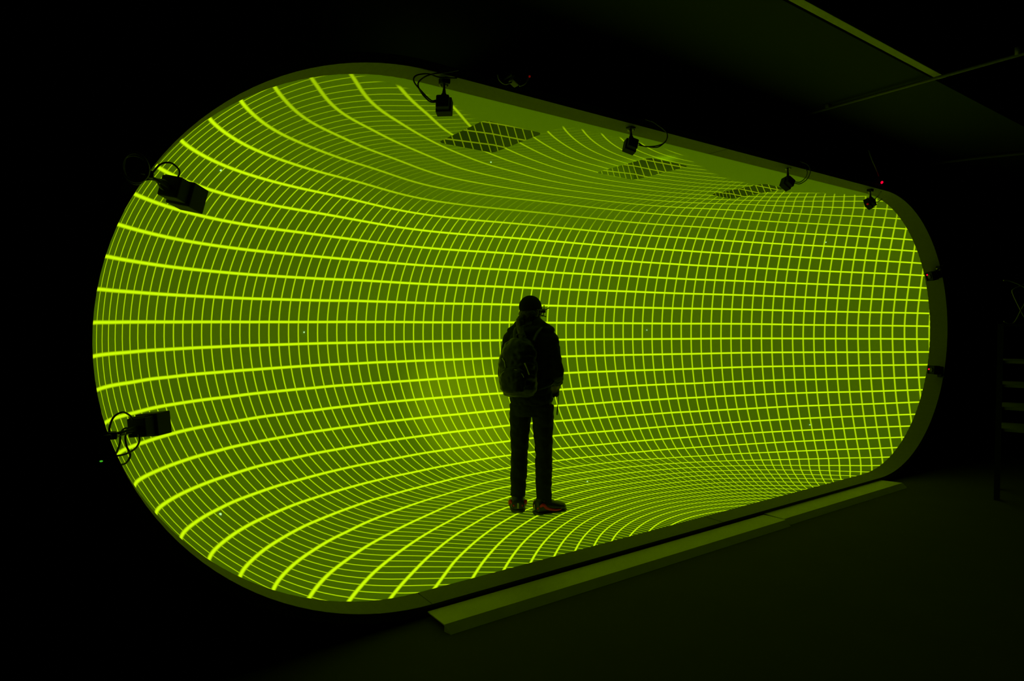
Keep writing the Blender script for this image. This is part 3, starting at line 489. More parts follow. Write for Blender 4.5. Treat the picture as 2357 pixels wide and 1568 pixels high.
def tracking_camera(clamp, centre, aim, label, size=0.105, roll=0.0, led=None, cables=(), depth=1.0, up=Vector((0, 0, 1)), group='tracking cameras clamped to the rim'):
    clamp, centre = Vector(clamp), Vector(centre)
    t = thing('tracking_camera', clamp, label, 'tracking camera', group)
    Rm = frame_to(Vector(aim)-centre, roll); f_, r_, u_ = Rm @ Vector((0, 1, 0)), Rm @ Vector((1, 0, 0)), Rm @ Vector((0, 0, 1))
    s = size; dp = size*depth
    # front hood: a square tube with a recessed face
    bm = bmesh.new(); box(bm, centre+f_*dp*0.32, (s, dp*0.75, s), Rm, bev=s*0.05)
    front = [f for f in bm.faces if f.normal.dot(f_) > 0.98 and f.calc_area() > s*s*0.5]
    r = bmesh.ops.inset_region(bm, faces=front, thickness=s*0.07); bmesh.ops.translate(bm, vec=-f_*dp*0.12, verts=list({v for f in front for v in f.verts}))
    hood = mesh_obj('hood', bm, M_BLACK, t)
    bm = bmesh.new(); box(bm, centre-f_*dp*0.28, (s*0.82, dp*0.6, s*0.82), Rm, bev=s*0.06)
    for k in range(5): box(bm, centre-f_*dp*(0.12+0.09*k)+u_*s*0.42, (s*0.7, dp*0.03, s*0.06), Rm)
    body = mesh_obj('housing', bm, M_BLACK, t)
    bm = bmesh.new()
    tube(bm, [centre+f_*dp*0.5, centre+f_*dp*0.68], s*0.22, seg=20)
    ln = mesh_obj('lens', bm, M_GLASS, t, smooth=False)
    if led:
        bm = bmesh.new(); ball(bm, led[0], led[1], seg=10)
        l_ = mesh_obj('status_light', bm, led[2], t, smooth=True); l_['label'] = 'small glowing red status light'
    # arm, ball joint and clamp
    j = centre+(clamp-centre).normalized()*s*0.55
    bm = bmesh.new(); tube(bm, [j, j+(clamp-j)*0.25, j+(clamp-j)*0.5, clamp], [0.013, 0.010, 0.0065, 0.0065], seg=10); ball(bm, j, 0.017, seg=12)
    mesh_obj('mounting_arm', bm, M_BLACK, t, smooth=True)
    ax = (clamp-centre).normalized()
    bm = bmesh.new()
    box(bm, clamp, (0.052, 0.045, 0.030), bev=0.005); box(bm, clamp+ax*0.018, (0.03, 0.07, 0.02), bev=0.004)
    cl = mesh_obj('clamp', bm, M_BLACK, t)
    for sg in (-1, 1):
        bm = bmesh.new()
        side = ax.cross(C_F).normalized()
        p = clamp-ax*0.022+side*sg*0.016
        ball(bm, p-C_F*0.010-ax*0.006, (0.0095, 0.0095, 0.008), seg=12)
        bo = mesh_obj('clamp_bolt', bm, M_BOLT, cl); bo['label'] = 'bright zinc bolt'
    for pts in cables:
        bm = bmesh.new(); tube(bm, pts, 0.0042, seg=8, spline=8)
        mesh_obj('cable', bm, M_CABLE, t, smooth=True)
    return t

def A_(px, py, y): return at(px, py, 1, y)
# four along the top edge
tracking_camera(A_(1023, 187, 0.06), A_(1021, 241, 0.08), A_(1021, 241, 0.08)+C_F*1.0+C_R*0.1+Vector((0, 0, -0.22)), 'tracking camera hanging nearest, first from the left along the top edge', size=0.088, depth=0.8,
    cables=[[A_(1004, 231, .10), A_(992, 231, .08), A_(972, 212, .06), A_(953, 188, .04), A_(958, 174, .03), A_(985, 170, .02), A_(1012, 178, .02), A_(1052, 180, -.02)],
            [A_(1004, 235, .10), A_(990, 234, .09), A_(974, 219, .07), A_(963, 200, .06), A_(966, 186, .05), A_(990, 172, .0), A_(1030, 166, -.03), A_(1056, 161, -.05)]])
tracking_camera(A_(1452, 291, 0.06), A_(1453, 334, 0.08), A_(1453, 334, 0.08)+C_F*1.0-C_R*0.3+Vector((0, 0, -0.25)), 'tracking camera hanging second from the left along the top edge', size=0.085, roll=0.3, depth=0.8,
    cables=[[A_(1470, 330, .10), A_(1484, 337, .09), A_(1510, 336, .05), A_(1530, 328, .01), A_(1536, 312, -.02), A_(1530, 300, -.03), A_(1510, 284, -.04), A_(1485, 274, -.05)],
            [A_(1470, 334, .10), A_(1490, 338, .09), A_(1516, 338, .04), A_(1534, 322, .0), A_(1535, 306, -.02), A_(1524, 295, -.03), A_(1500, 278, -.05)]])
tracking_camera(A_(1813, 382, 0.06), A_(1814, 421, 0.08), A_(1814, 421, 0.08)+C_F*1.0-C_R*0.5+Vector((0, 0, -0.25)), 'tracking camera hanging third from the left along the top edge', size=0.088, roll=0.6, depth=0.8,
    cables=[[A_(1829, 419, .10), A_(1842, 419, .08), A_(1854, 409, .03), A_(1858, 397, -.01), A_(1855, 388, -.02)],
            [A_(1829, 422, .10), A_(1842, 423, .08), A_(1858, 412, .02), A_(1865, 395, -.02), A_(1860, 380, -.03), A_(1842, 371, -.05)]])
tracking_camera(A_(2003, 437, 0.06), A_(2004, 467, 0.08), A_(2004, 467, 0.08)+C_F*0.8-C_R*0.7+Vector((0, 0, -0.4)), 'tracking camera hanging last, at the right end of the top edge', size=0.085, roll=0.35, depth=0.8,
    led=(A_(1997, 470, 0.0), 0.010, M_REDDIM),
    cables=[[A_(2012, 460, .10), A_(2022, 450, .05), A_(2028, 441, -.02)], [A_(2013, 466, .10), A_(2022, 464, .08), A_(2030, 458, .04)]])
# two on the left rim, reaching into the bowl
tracking_camera(A_(336, 402, 0.02), A_(417, 444, 0.24), A_(417, 444, 0.24)+(A_(452, 464, .33)-A_(417, 444, .24)), 'upper tracking camera with cable loops on the left rim', size=0.118, depth=1.3, roll=0.2,
    cables=[[A_(352, 397, .05), A_(370, 378, .08), A_(393, 375, .1), A_(410, 388, .12), A_(413, 400, .14), A_(406, 413, .17)],
            [A_(345, 404, .03), A_(360, 412, .08), A_(378, 415, .12), A_(388, 424, .16)],
            [A_(330, 415, .02), A_(345, 413, .04), A_(360, 417, .08), A_(370, 432, .12), A_(378, 437, .17)]])
tracking_camera(A_(252, 1003, 0.02), A_(340, 979, 0.24), A_(340, 979, .24)+(A_(380, 970, .33)-A_(340, 979, .24)), 'lower tracking camera with tangled cable loops on the left rim', size=0.104, depth=1.25, roll=-0.1,
    cables=[[A_(254, 1005, .03), A_(252, 985, .04), A_(262, 960, .06), A_(282, 949, .08), A_(298, 956, .12), A_(306, 966, .17)],
            [A_(302, 988, .15), A_(288, 986, .13), A_(278, 997, .11), A_(276, 1020, .08), A_(268, 1042, .04), A_(258, 1048, .01)],
            [A_(300, 990, .15), A_(289, 1003, .13), A_(291, 1026, .10), A_(300, 1048, .07), A_(290, 1066, .04), A_(274, 1071, .01)],
            [A_(319, 1000, .17), A_(321, 1015, .14), A_(312, 1032, .10), A_(290, 1045, .06), A_(262, 1051, .02)],
            [A_(244, 1002, .01), A_(262, 1007, .04), A_(282, 1001, .09), A_(303, 996, .15)]])
# two on the right side of the lip
tracking_camera((7.975, 0.02, 2.20), A_(2151, 634, 0.05), (5.2, 1.6, 1.3), 'upper small tracking camera on the right side of the lip with a red light', size=0.10, led=(A_(2134, 633, 0.03), 0.008, M_RED))
tracking_camera((8.07, 0.02, 0.98), A_(2155, 852, 0.05), (5.2, 1.6, 1.2), 'lower small tracking camera on the right side of the lip with a red light', size=0.10, led=(A_(2138, 850, 0.03), 0.008, M_RED))

# ------------------------------------------------------------------ devices standing on top of the casing and beside the rim
p = A_(1185, 188, -0.12)
t = thing('junction_box', (p.x, -0.10, OH+0.05), 'grey-green junction box with drooping cable and faint red light above the top edge', 'junction box')
Rm = Matrix.Rotation(0.5, 3, 'Y')
bm = bmesh.new(); box(bm, (p.x, -0.12, p.z+0.003), (0.052, 0.05, 0.04), Rm, bev=0.009); mesh_obj('housing', bm, M_BODYG, t)
bm = bmesh.new(); tube(bm, [(p.x, 0.03, OH+0.055), (p.x, -0.10, OH+0.06), (p.x, -0.12, p.z)], 0.009, seg=8); mesh_obj('post', bm, M_BLACK, t)
bm = bmesh.new(); tube(bm, [A_(1146, 172, -.12), A_(1150, 184, -.12), A_(1162, 193, -.12), A_(1177, 190, -.12)], 0.005, seg=8, spline=8); mesh_obj('cable', bm, M_CABLEG, t, smooth=True)
bm = bmesh.new(); tube(bm, [A_(1196, 198, -.12), A_(1208, 192, -.12), A_(1216, 180, -.12), A_(1219, 172, -.12)], 0.005, seg=8, spline=8); mesh_obj('cable', bm, M_CABLEG, t, smooth=True)
bm = bmesh.new(); ball(bm, A_(1219, 176, -0.13), 0.006, seg=8); o = mesh_obj('status_light', bm, M_REDDIM, t, smooth=True); o['label'] = 'faint red status light'
t = thing('junction_box', (7.12, 0.12, OH+0.05), 'black junction box with a bright red light above the right end of the top edge', 'junction box')
bm = bmesh.new(); box(bm, A_(2015, 414, 0.10), (0.15, 0.12, 0.09), Matrix.Rotation(0.2, 3, 'Y'), bev=0.015); mesh_obj('housing', bm, M_BLACK, t)
bm = bmesh.new(); ball(bm, A_(2030, 420, 0.0), (0.019, 0.010, 0.012), Matrix.Rotation(-0.6, 3, 'Y'), seg=12); o = mesh_obj('status_light', bm, M_RED, t, smooth=True); o['label'] = 'bright red status light'
bm = bmesh.new(); tube(bm, [A_(1999, 345, -.10), A_(2008, 370, -.10), A_(2016, 388, -.05), A_(2022, 405, .02)], 0.006, seg=8, spline=8); mesh_obj('cable', bm, M_CABLEG, t, smooth=True)
bm = bmesh.new(); tube(bm, [A_(2024, 424, .08), A_(2034, 430, .06), A_(2042, 440, .03)], 0.006, seg=8, spline=8); mesh_obj('cable', bm, M_CABLEG, t, smooth=True)
# coil of cable hanging outside the left rim
bm = bmesh.new(); c = A_(312, 386, -0.08)
for k, (rx, rz) in enumerate(((0.046, 0.058), (0.041, 0.064), (0.050, 0.052))):
    tube(bm, [c+Vector((rx*math.cos(a), 0.008*k, rz*math.sin(a))) for a in np.linspace(0, 2*math.pi, 33)], 0.0045, seg=8)
tag(mesh_obj('cable_coil', bm, M_CABLEG, smooth=True), 'faint coil of cable hanging outside the upper left rim', 'cable')
t = thing('cable_tester', A_(233, 1062, 0.02), 'tiny box with a green light outside the lower left rim', 'indicator box')
bm = bmesh.new(); box(bm, A_(231, 1064, 0.05), (0.05, 0.03, 0.03), bev=0.004); mesh_obj('housing', bm, M_BLACK, t)
bm = bmesh.new(); ball(bm, A_(233, 1062, 0.03), (0.006, 0.004, 0.0035), seg=8); o = mesh_obj('status_light', bm, M_GREENL, t, smooth=True); o['label'] = 'green status light'

# small marker lights on the screen
def inner_hit(px, py):
    d = (C_F*F_PX+C_R*(px-1178.5)-C_U*(py-784)).normalized(); last = None
    for i in range(1, 6000):
        p = CAM+d*(i*0.002+3.2)
        if p.y < OW: continue
        q = (p.z-RZ)/RZ
        if abs(q) >= 1: return last
        c = math.sqrt(1-q*q); A = XC-OA*(1-c); B = B0-RB*(1-c)
        if ((p.x-XC)/A)**2+((p.y-OW)/B)**2 > 1: return last
        last = p
    return last
for px, py, w in ((1901, 558, 'on the right wall, high up'), (700, 765, 'on the left half, at eye height'), (1489, 760, 'right of the person, at eye height'), (1864, 978, 'on the right wall, low down'),
                  (1352, 1109, 'on the floor right of the person'), (507, 1184, 'on the lower left curve'), (508, 392, 'on the upper left curve'), (1130, 373, 'on the ceiling behind the nearest hatch')):
    q = inner_hit(px, py)
    if q is None: continue
    bm = bmesh.new(); ball(bm, q-(q-CAM).normalized()*0.004, 0.0065 if py < 1000 else 0.008, seg=8)
    tag(mesh_obj('marker_light', bm, M_DOT, smooth=True), 'tiny pale marker light '+w, 'marker light', 'marker lights on the screen')

# ------------------------------------------------------------------ equipment rack at the right edge
rx, ry = 7.75, -1.0
t = thing('equipment_rack', (rx, ry, FZ), 'dark open equipment rack with faintly lit shelves at the right edge', 'rack')
W_, D_ = 0.8, 0.5; ztop = 1.56
uR = Vector((C_R.x, C_R.y, 0)).normalized(); uF = Vector((C_F.x, C_F.y, 0)).normalized()
kF = (C_F+C_R*(2310-1178.5)/F_PX); kF = Vector((kF.x, kF.y, 0)).normalized(); kR = Vector((kF.y, -kF.x, 0))
Rk = Matrix(((kR.x, kF.x, 0), (kR.y, kF.y, 0), (0, 0, 1)))
o0 = at(2300, 900, 1, -0.9); o0 = Vector((o0.x, o0.y, 0)); KS = F_PX/((o0+Vector((0, 0, 1.5))-CAM).dot(C_F))
for a, b in ((0, 0), (W_, 0), (0, D_), (W_, D_)):
    bm = bmesh.new(); c = o0+kR*a+kF*b; box(bm, (c.x, c.y, (ztop+FZ)/2), (0.045, 0.045, ztop-FZ), Rk); mesh_obj('post', bm, M_BLACK, t)
for z in (1.53-80/KS, 1.53-135/KS, 1.53-187/KS, 1.53-237/KS, 1.55):
    bm = bmesh.new(); c = o0+kR*W_/2+kF*D_/2; box(bm, (c.x, c.y, z), (W_-0.04, D_, 0.025), Rk, bev=0.004); mesh_obj('shelf', bm, M_STEEL if z < 1.35 else M_VOID, t)
tb_ = thing('cable_bundle', tuple(o0+Vector((0, 0, 1.6))), 'loose loops of cable hanging above the rack at the right edge', 'cable')
f2 = lambda px, py: o0+uR*((px-2300)/KS)+Vector((0, 0, 1.53+(745-py)/KS))-uF*0.02
bm = bmesh.new(); tube(bm, [f2(2300, 638), f2(2315, 639), f2(2338, 648), f2(2370, 664)], 0.006, seg=6, spline=6); mesh_obj('cable', bm, M_CABLEG, tb_, smooth=True)
bm = bmesh.new(); tube(bm, [f2(2368, 636), f2(2345, 648), f2(2324, 658), f2(2322, 668), f2(2340, 704), f2(2356, 730), f2(2372, 738)], 0.005, seg=6, spline=6); mesh_obj('cable', bm, M_CABLEG, tb_, smooth=True)
bm = bmesh.new(); tube(bm, [f2(2303, 732), f2(2316, 737), f2(2328, 733), f2(2342, 706), f2(2358, 676)], 0.005, seg=6, spline=6); mesh_obj('cable', bm, M_CABLEG, tb_, smooth=True)

# ------------------------------------------------------------------ the person, seen from behind, turned to the right
M_SKIN = pbr('skin', (0.10, 0.065, 0.045), 0.55, nscale=20, namt=0.1)
M_JACKET = pbr('black_jacket_cloth', (0.008, 0.009, 0.008), 0.85, nscale=60, namt=0.3, bump=0.3, spec=0.25)
M_TROUSER = pbr('black_trousers_cloth', (0.008, 0.009, 0.008), 0.85, nscale=60, namt=0.3, bump=0.3, spec=0.25)
M_HAIR = pbr('dark_brown_hair', (0.014, 0.009, 0.006), 0.55, nscale=90, namt=0.4, bump=0.4, spec=0.4)
M_BEANIE = pbr('black_knit', (0.009, 0.008, 0.007), 0.95, nscale=120, namt=0.3, bump=0.5, spec=0.15)
M_PACK = pbr('black_coated_nylon', (0.006, 0.007, 0.006), 0.40, nscale=25, namt=0.3, bump=0.35, spec=0.28)
M_STRAP = pbr('black_webbing', (0.02, 0.02, 0.018), 0.6, nscale=80, namt=0.3)
M_BUCKLE = pbr('pale_glossy_trim', (0.30, 0.30, 0.22), 0.3, nscale=30, namt=0.2)
M_SHOE = pbr('dark_shoe_leather', (0.010, 0.011, 0.009), 0.45, nscale=40, namt=0.3)
M_SHOERED = pbr('red_shoe_trim', (0.55, 0.001, 0.002), 0.5, nscale=40, namt=0.2)
M_SOLE = pbr('dark_rubber_sole', (0.035, 0.035, 0.028), 0.6, nscale=40, namt=0.2)
M_FRAME = pbr('black_frame_plastic', (0.008, 0.008, 0.008), 0.4, nscale=40, namt=0.2)

ROOT = Vector((3.045, 1.07, 0.0))
def W(x, y, z): return ROOT+uR*x+uF*y+Vector((0, 0, z))
TH = math.radians(22)                    # how far the body is turned to the right
FW = (math.sin(TH), math.cos(TH)); RT = (math.cos(TH), -math.sin(TH))
def Bf(r, f, z, cx=-0.02, cy=0.0): return W(cx+r*RT[0]+f*FW[0], cy+r*RT[1]+f*FW[1], z)
vR = (uR*RT[0]+uF*RT[1]); vF = (uR*FW[0]+uF*FW[1])

def ell(r, f, z, a, b, cx=-0.02, tilt=0):      # horizontal ellipse section of the torso
    return (Bf(r, f, z, cx), vR*a, vF*b)

HT = math.radians(48)                    # the head is turned further right
hF = uR*math.sin(HT)+uF*math.cos(HT); hR = uR*math.cos(HT)-uF*math.sin(HT)
HC = W(-0.024, 0.0, 1.652)
hM = Matrix(((hR.x, hF.x, 0), (hR.y, hF.y, 0), (0, 0, 1)))
def Hd(r, f, z): return HC+hR*r+hF*f+Vector((0, 0, z))

joints = dict(
    shR=Bf(0.158, 0.0, 1.415), elR=W(0.180, -0.06, 1.15), wrR=W(0.200, 0.13, 1.04),
    shL=Bf(-0.180, 0.0, 1.415), elL=W(-0.235, 0.03, 1.13), wrL=W(-0.10, 0.26, 1.06),
    hpR=W(0.072, -0.035, 0.88), hpL=W(-0.105, 0.035, 0.88),
    knR=W(0.084, -0.035, 0.475), knL=W(-0.113, 0.05, 0.475), anR=W(0.086, -0.055, 0.085), anL=W(-0.125, 0.03, 0.085))
J = joints

def hand(bm, wr, direction, up, side, curl=0.5, thumb_side=1, scale=1.0):
    """palm, four bent fingers of different lengths and a thumb leaving the side of the palm"""
    d = Vector(direction).normalized(); s = Vector(side).normalized(); u = d.cross(s).normalized(); s = u.cross(d).normalized()
    u = Vector(up) - d*Vector(up).dot(d); u.normalize(); s = d.cross(u).normalized()*thumb_side
    palm = wr+d*0.045*scale
    rot = Matrix(((s.x, d.x, u.x), (s.y, d.y, u.y), (s.z, d.z, u.z)))
    ball(bm, palm, (0.041*scale, 0.052*scale, 0.017*scale), rot, seg=18)
    tube(bm, [wr-d*0.05, wr, palm], [0.027, 0.024, 0.022], seg=12)
    for i, (off, ln) in enumerate(((0.030, 0.068), (0.011, 0.078), (-0.010, 0.072), (-0.029, 0.056))):
        b = palm+d*0.038*scale+s*off*scale; dirn = d.copy(); pts = [b-d*0.012]; p = b.copy()
        for k, frac in enumerate((0.45, 0.32, 0.23)):
            ang = curl*(0.55+0.25*k+0.06*i); ax = s*thumb_side
            dirn = (Matrix.Rotation(-ang if thumb_side > 0 else ang, 3, s) @ dirn)
            pts.append(p.copy()); p = p+dirn*ln*frac*scale
        pts.append(p)
        tube(bm, pts, [0.009, 0.0092, 0.0086, 0.0078, 0.0062], seg=10)
    b = palm+s*0.034*scale-d*0.02*scale
    tube(bm, [b, b+s*0.022+d*0.02-u*0.004, b+s*0.028+d*0.048-u*0.016, b+s*0.020+d*0.066-u*0.024], [0.0125, 0.0115, 0.010, 0.0075], seg=10)

# body: one continuous skin (head with face, neck, trunk, arms, hands, legs, feet)
bm = bmesh.new()
ball(bm, Hd(0, -0.006, 0.018), (0.074, 0.094, 0.098), hM, seg=28)                     # cranium
ball(bm, Hd(0, 0.030, -0.045), (0.058, 0.062, 0.072), hM, seg=24)                     # face and jaw
ball(bm, Hd(0, 0.066, -0.096), (0.026, 0.022, 0.020), hM, seg=14)                     # chin
tube(bm, [Hd(0, 0.090, 0.016), Hd(0, 0.104, -0.018), Hd(0, 0.113, -0.034)], [0.008, 0.011, 0.014], seg=10)   # nose
ball(bm, Hd(0, 0.089, -0.064), (0.024, 0.010, 0.005), hM, seg=12); ball(bm, Hd(0, 0.087, -0.074), (0.020, 0.010, 0.006), hM, seg=12)  # lips
for s in (-1, 1):
    ball(bm, Hd(s*0.075, -0.006, -0.018), (0.011, 0.020, 0.031), hM, seg=14)          # ears
    ball(bm, Hd(s*0.030, 0.082, 0.000), (0.015, 0.010, 0.011), hM, seg=12)            # eyes
    ball(bm, Hd(s*0.032, 0.085, 0.021), (0.022, 0.009, 0.006), hM, seg=12)            # brows
tube(bm, [Hd(0, -0.016, -0.05), W(-0.022, 0.0, 1.54), Bf(0, -0.01, 1.45)], [0.056, 0.055, 0.075], seg=18)
loft(bm, [ell(0, 0, 0.86, .155, .10), ell(0, 0, 0.93, .16, .105), ell(0, .005, 1.06, .135, .095), ell(0, .005, 1.2, .145, .10), ell(0, 0, 1.34, .165, .105), ell(0, 0, 1.43, .15, .085), ell(0, 0, 1.49, .07, .06)])
for a, b, c, sd in (('shR', 'elR', 'wrR', 1), ('shL', 'elL', 'wrL', -1)):
    tube(bm, [J[a], J[a].lerp(J[b], .5), J[b]], [0.050, 0.044, 0.038], seg=16); ball(bm, J[a], 0.052, seg=16)
    tube(bm, [J[b], J[b].lerp(J[c], .3), J[c]], [0.038, 0.039, 0.026], seg=16); ball(bm, J[b], 0.038, seg=14)
hand(bm, J['wrR'], (J['wrR']-J['elR']).normalized()*0.6+uR*(-0.15)+Vector((0, 0, -0.25)), Vector((0, 0, 1)), uR, curl=0.75, thumb_side=-1)
hand(bm, J['wrL'], (J['wrL']-J['elL']).normalized()*0.8+Vector((0, 0, -0.1)), Vector((0, 0, 1)), -uR, curl=0.6, thumb_side=1)
for a, b, c in (('hpR', 'knR', 'anR'), ('hpL', 'knL', 'anL')):
    tube(bm, [J[a]+Vector((0, 0, .03)), J[a].lerp(J[b], .4), J[b], J[b].lerp(J[c], .3), J[c]], [0.078, 0.066, 0.050, 0.052, 0.034], seg=18)
toeR = W(0.245, 0.035, 0.035); toeL = W(-0.130, 0.235, 0.035)
for an, toe in ((J['anR'], toeR), (J['anL'], toeL)):
    h = an+(an-toe).normalized()*0.035; h.z = 0.045
    tube(bm, [h, Vector((an.x, an.y, 0.05)), an.lerp(toe, .6)+Vector((0, 0, -.01)), toe], [0.030, 0.036, 0.036, 0.022], seg=14)
body = remeshed('person', bm, M_SKIN, 0.0065, 3)
body.location = (0, 0, 0)
def rebase(o, loc):
    o.data.transform(Matrix.Translation(-Vector(loc))); o.location = loc
rebase(body, ROOT)
tag(body, 'person seen from behind in black clothes and cap, standing on the grid floor', 'person')
PE = body
bpy.context.view_layer.update()

# jacket
bm = bmesh.new()
loft(bm, [ell(0, .0, 0.885, .172, .130), ell(0, .0, 0.93, .180, .135), ell(0, .005, 1.0, .172, .130), ell(0, .005, 1.12, .172, .130), ell(0, .0, 1.25, .182, .138), ell(0, -.004, 1.36, .192, .135), ell(0, -.006, 1.43, .190, .125), ell(0, -.006, 1.475, .160, .105), ell(0, -.006, 1.505, .115, .09), ell(0, -.0, 1.54, .072, .070)], seg=36)
for a, b, c, sd in (('shR', 'elR', 'wrR', 1), ('shL', 'elL', 'wrL', -1)):
    m1 = J[a].lerp(J[b], .5)
    ball(bm, J[a]+Vector((0, 0, -0.005)), 0.070, seg=18)
    tube(bm, [J[a], m1+Vector((0, 0, .01)), J[b]], [0.070, 0.064, 0.060], seg=18); ball(bm, J[b]+Vector((0, 0, -.005)), 0.062, seg=16)
    tube(bm, [J[b], J[b].lerp(J[c], .5), J[b].lerp(J[c], .92)], [0.062, 0.058, 0.043], seg=18)
    q = J[b].lerp(J[c], .92); tube(bm, [q-(J[c]-J[b]).normalized()*.03, q+(J[c]-J[b]).normalized()*.012], [0.045, 0.040], seg=16)
for s in (-1, 1): tube(bm, [Bf(s*.03, -.01, 1.555), Bf(s*.09, -.01, 1.515), Bf(s*.17, 0, 1.452)], [.052, .058, .058], seg=16)
# hood lying on the shoulders
tube(bm, [Bf(-.10, .02, 1.49), Bf(-.07, -.07, 1.485), Bf(0, -.105, 1.475), Bf(.07, -.07, 1.485), Bf(.10, .02, 1.49)], [0.025, .038, .045, .038, .025], seg=14, spline=6)
remeshed('jacket', bm, M_JACKET, 0.0075, 3, PE, noise=0.009, nscale=14)
# hanging cord by the right hand
bm = bmesh.new(); tube(bm, [W(.205, .06, 1.0), W(.207, .05, .92), W(.200, .05, .86), W(.194, .05, .80), W(.199, .05, .795), W(.203, .05, .86)], 0.0028, seg=6, spline=8)
mesh_obj('jacket_cord', bm, M_CABLE, PE, smooth=True)
# trousers
bm = bmesh.new()
loft(bm, [ell(0, 0, 0.79, .155, .115), ell(0, 0, 0.86, .176, .125), ell(0, 0, 0.93, .165, .12), ell(0, 0, 0.99, .15, .112)], seg=32)
for a, b, c, k in (('hpR', 'knR', 'anR', 1), ('hpL', 'knL', 'anL', -1)):
    e = J[c]+Vector((0, 0, .035 if k < 0 else -.015))
    tube(bm, [J[a]+Vector((0, 0, .0)), J[a].lerp(J[b], .25), J[a].lerp(J[b], .6), J[b], J[b].lerp(e, .2), J[b].lerp(e, .6), e], [0.092, 0.090, 0.080, 0.068, 0.070, 0.066, 0.060], seg=22, spline=4)
remeshed('trousers', bm, M_TROUSER, 0.0075, 3, PE, noise=0.007, nscale=13)
# knit cap and hair
bm = bmesh.new()
ball(bm, Hd(0, -0.008, 0.026), (0.084, 0.101, 0.094), hM, seg=32)
q = [v for v in bm.verts if (v.co-Hd(0, 0, 0)).z < -0.042]
bmesh.ops.delete(bm, geom=q, context='VERTS')
tube(bm, [Hd(0.075*math.cos(a), -0.008+0.092*math.sin(a), -0.034) for a in np.linspace(0, 2*math.pi, 33)], 0.006, seg=8, cap=False)
cap_ = mesh_obj('knit_cap', bm, M_BEANIE, PE, smooth=True)
bm = bmesh.new()
ball(bm, Hd(0, -0.030, -0.034), (0.083, 0.078, 0.064), hM, seg=24)
tube(bm, [Hd(0, -0.05, -0.06), W(-0.05, -0.03, 1.55), W(-0.06, -0.06, 1.50)], [0.06, 0.055, 0.045], seg=16)
ball(bm, Hd(0, -0.092, -0.058), (0.034, 0.030, 0.034), hM, seg=16)
pt = [Hd(0, -0.085, -0.05), Hd(0.0, -0.118, -0.085), W(-0.105, -0.085, 1.50), W(-0.092, -0.150, 1.42), W(-0.082, -0.165, 1.32), W(-0.080, -0.165, 1.24)]
tube(bm, pt, [0.026, 0.033, 0.036, 0.034, 0.028, 0.010], seg=14, spline=6)
for k in range(9):
    o_ = Vector((random.Random(k).uniform(-.02, .02), random.Random(k+50).uniform(-.012, .012), 0))
    tube(bm, [pt[1]+o_*.5, pt[2]+o_, pt[3]+o_*1.3, pt[4]+o_*1.4, pt[5]+o_+Vector((0, 0, -.03*random.Random(k+9).random()))], [0.010, 0.012, 0.012, 0.009, 0.003], seg=8, spline=5)
remeshed('hair', bm, M_HAIR, 0.006, 2, PE, noise=0.004, nscale=40)
# head-worn tracker: glasses frame with marker stalks
bm = bmesh.new()
for s in (-1, 1):
    tube(bm, [Hd(s*0.086, -0.02, 0.0), Hd(s*0.086, 0.06, 0.004), Hd(s*0.072, 0.100, 0.004)], 0.004, seg=8)
    box(bm, Hd(s*0.035, 0.102, -0.004), (0.060, 0.006, 0.034), hM, bev=0.004)
mesh_obj('tracker_glasses', bm, M_FRAME, PE)
bm = bmesh.new()
b0 = Hd(0.02, 0.13, 0.0)
P_ = lambda px, py: W((px-1229)/281.0, 0.075, (1177-py)/281.0)
for pts in ([P_(1253, 702), P_(1253, 714), P_(1251, 727)], [P_(1244, 714), P_(1254, 713), P_(1264, 707)], [P_(1246, 724), P_(1251, 725), P_(1257, 727)], [P_(1250, 726), P_(1244, 725)]):
    tube(bm, pts, 0.0036, seg=8)
for c in (P_(1253, 702), P_(1264, 707), P_(1257, 727), P_(1253, 713)): ball(bm, c, 0.0055, seg=10)
mesh_obj('marker_stalks', bm, M_FRAME, PE, smooth=True)
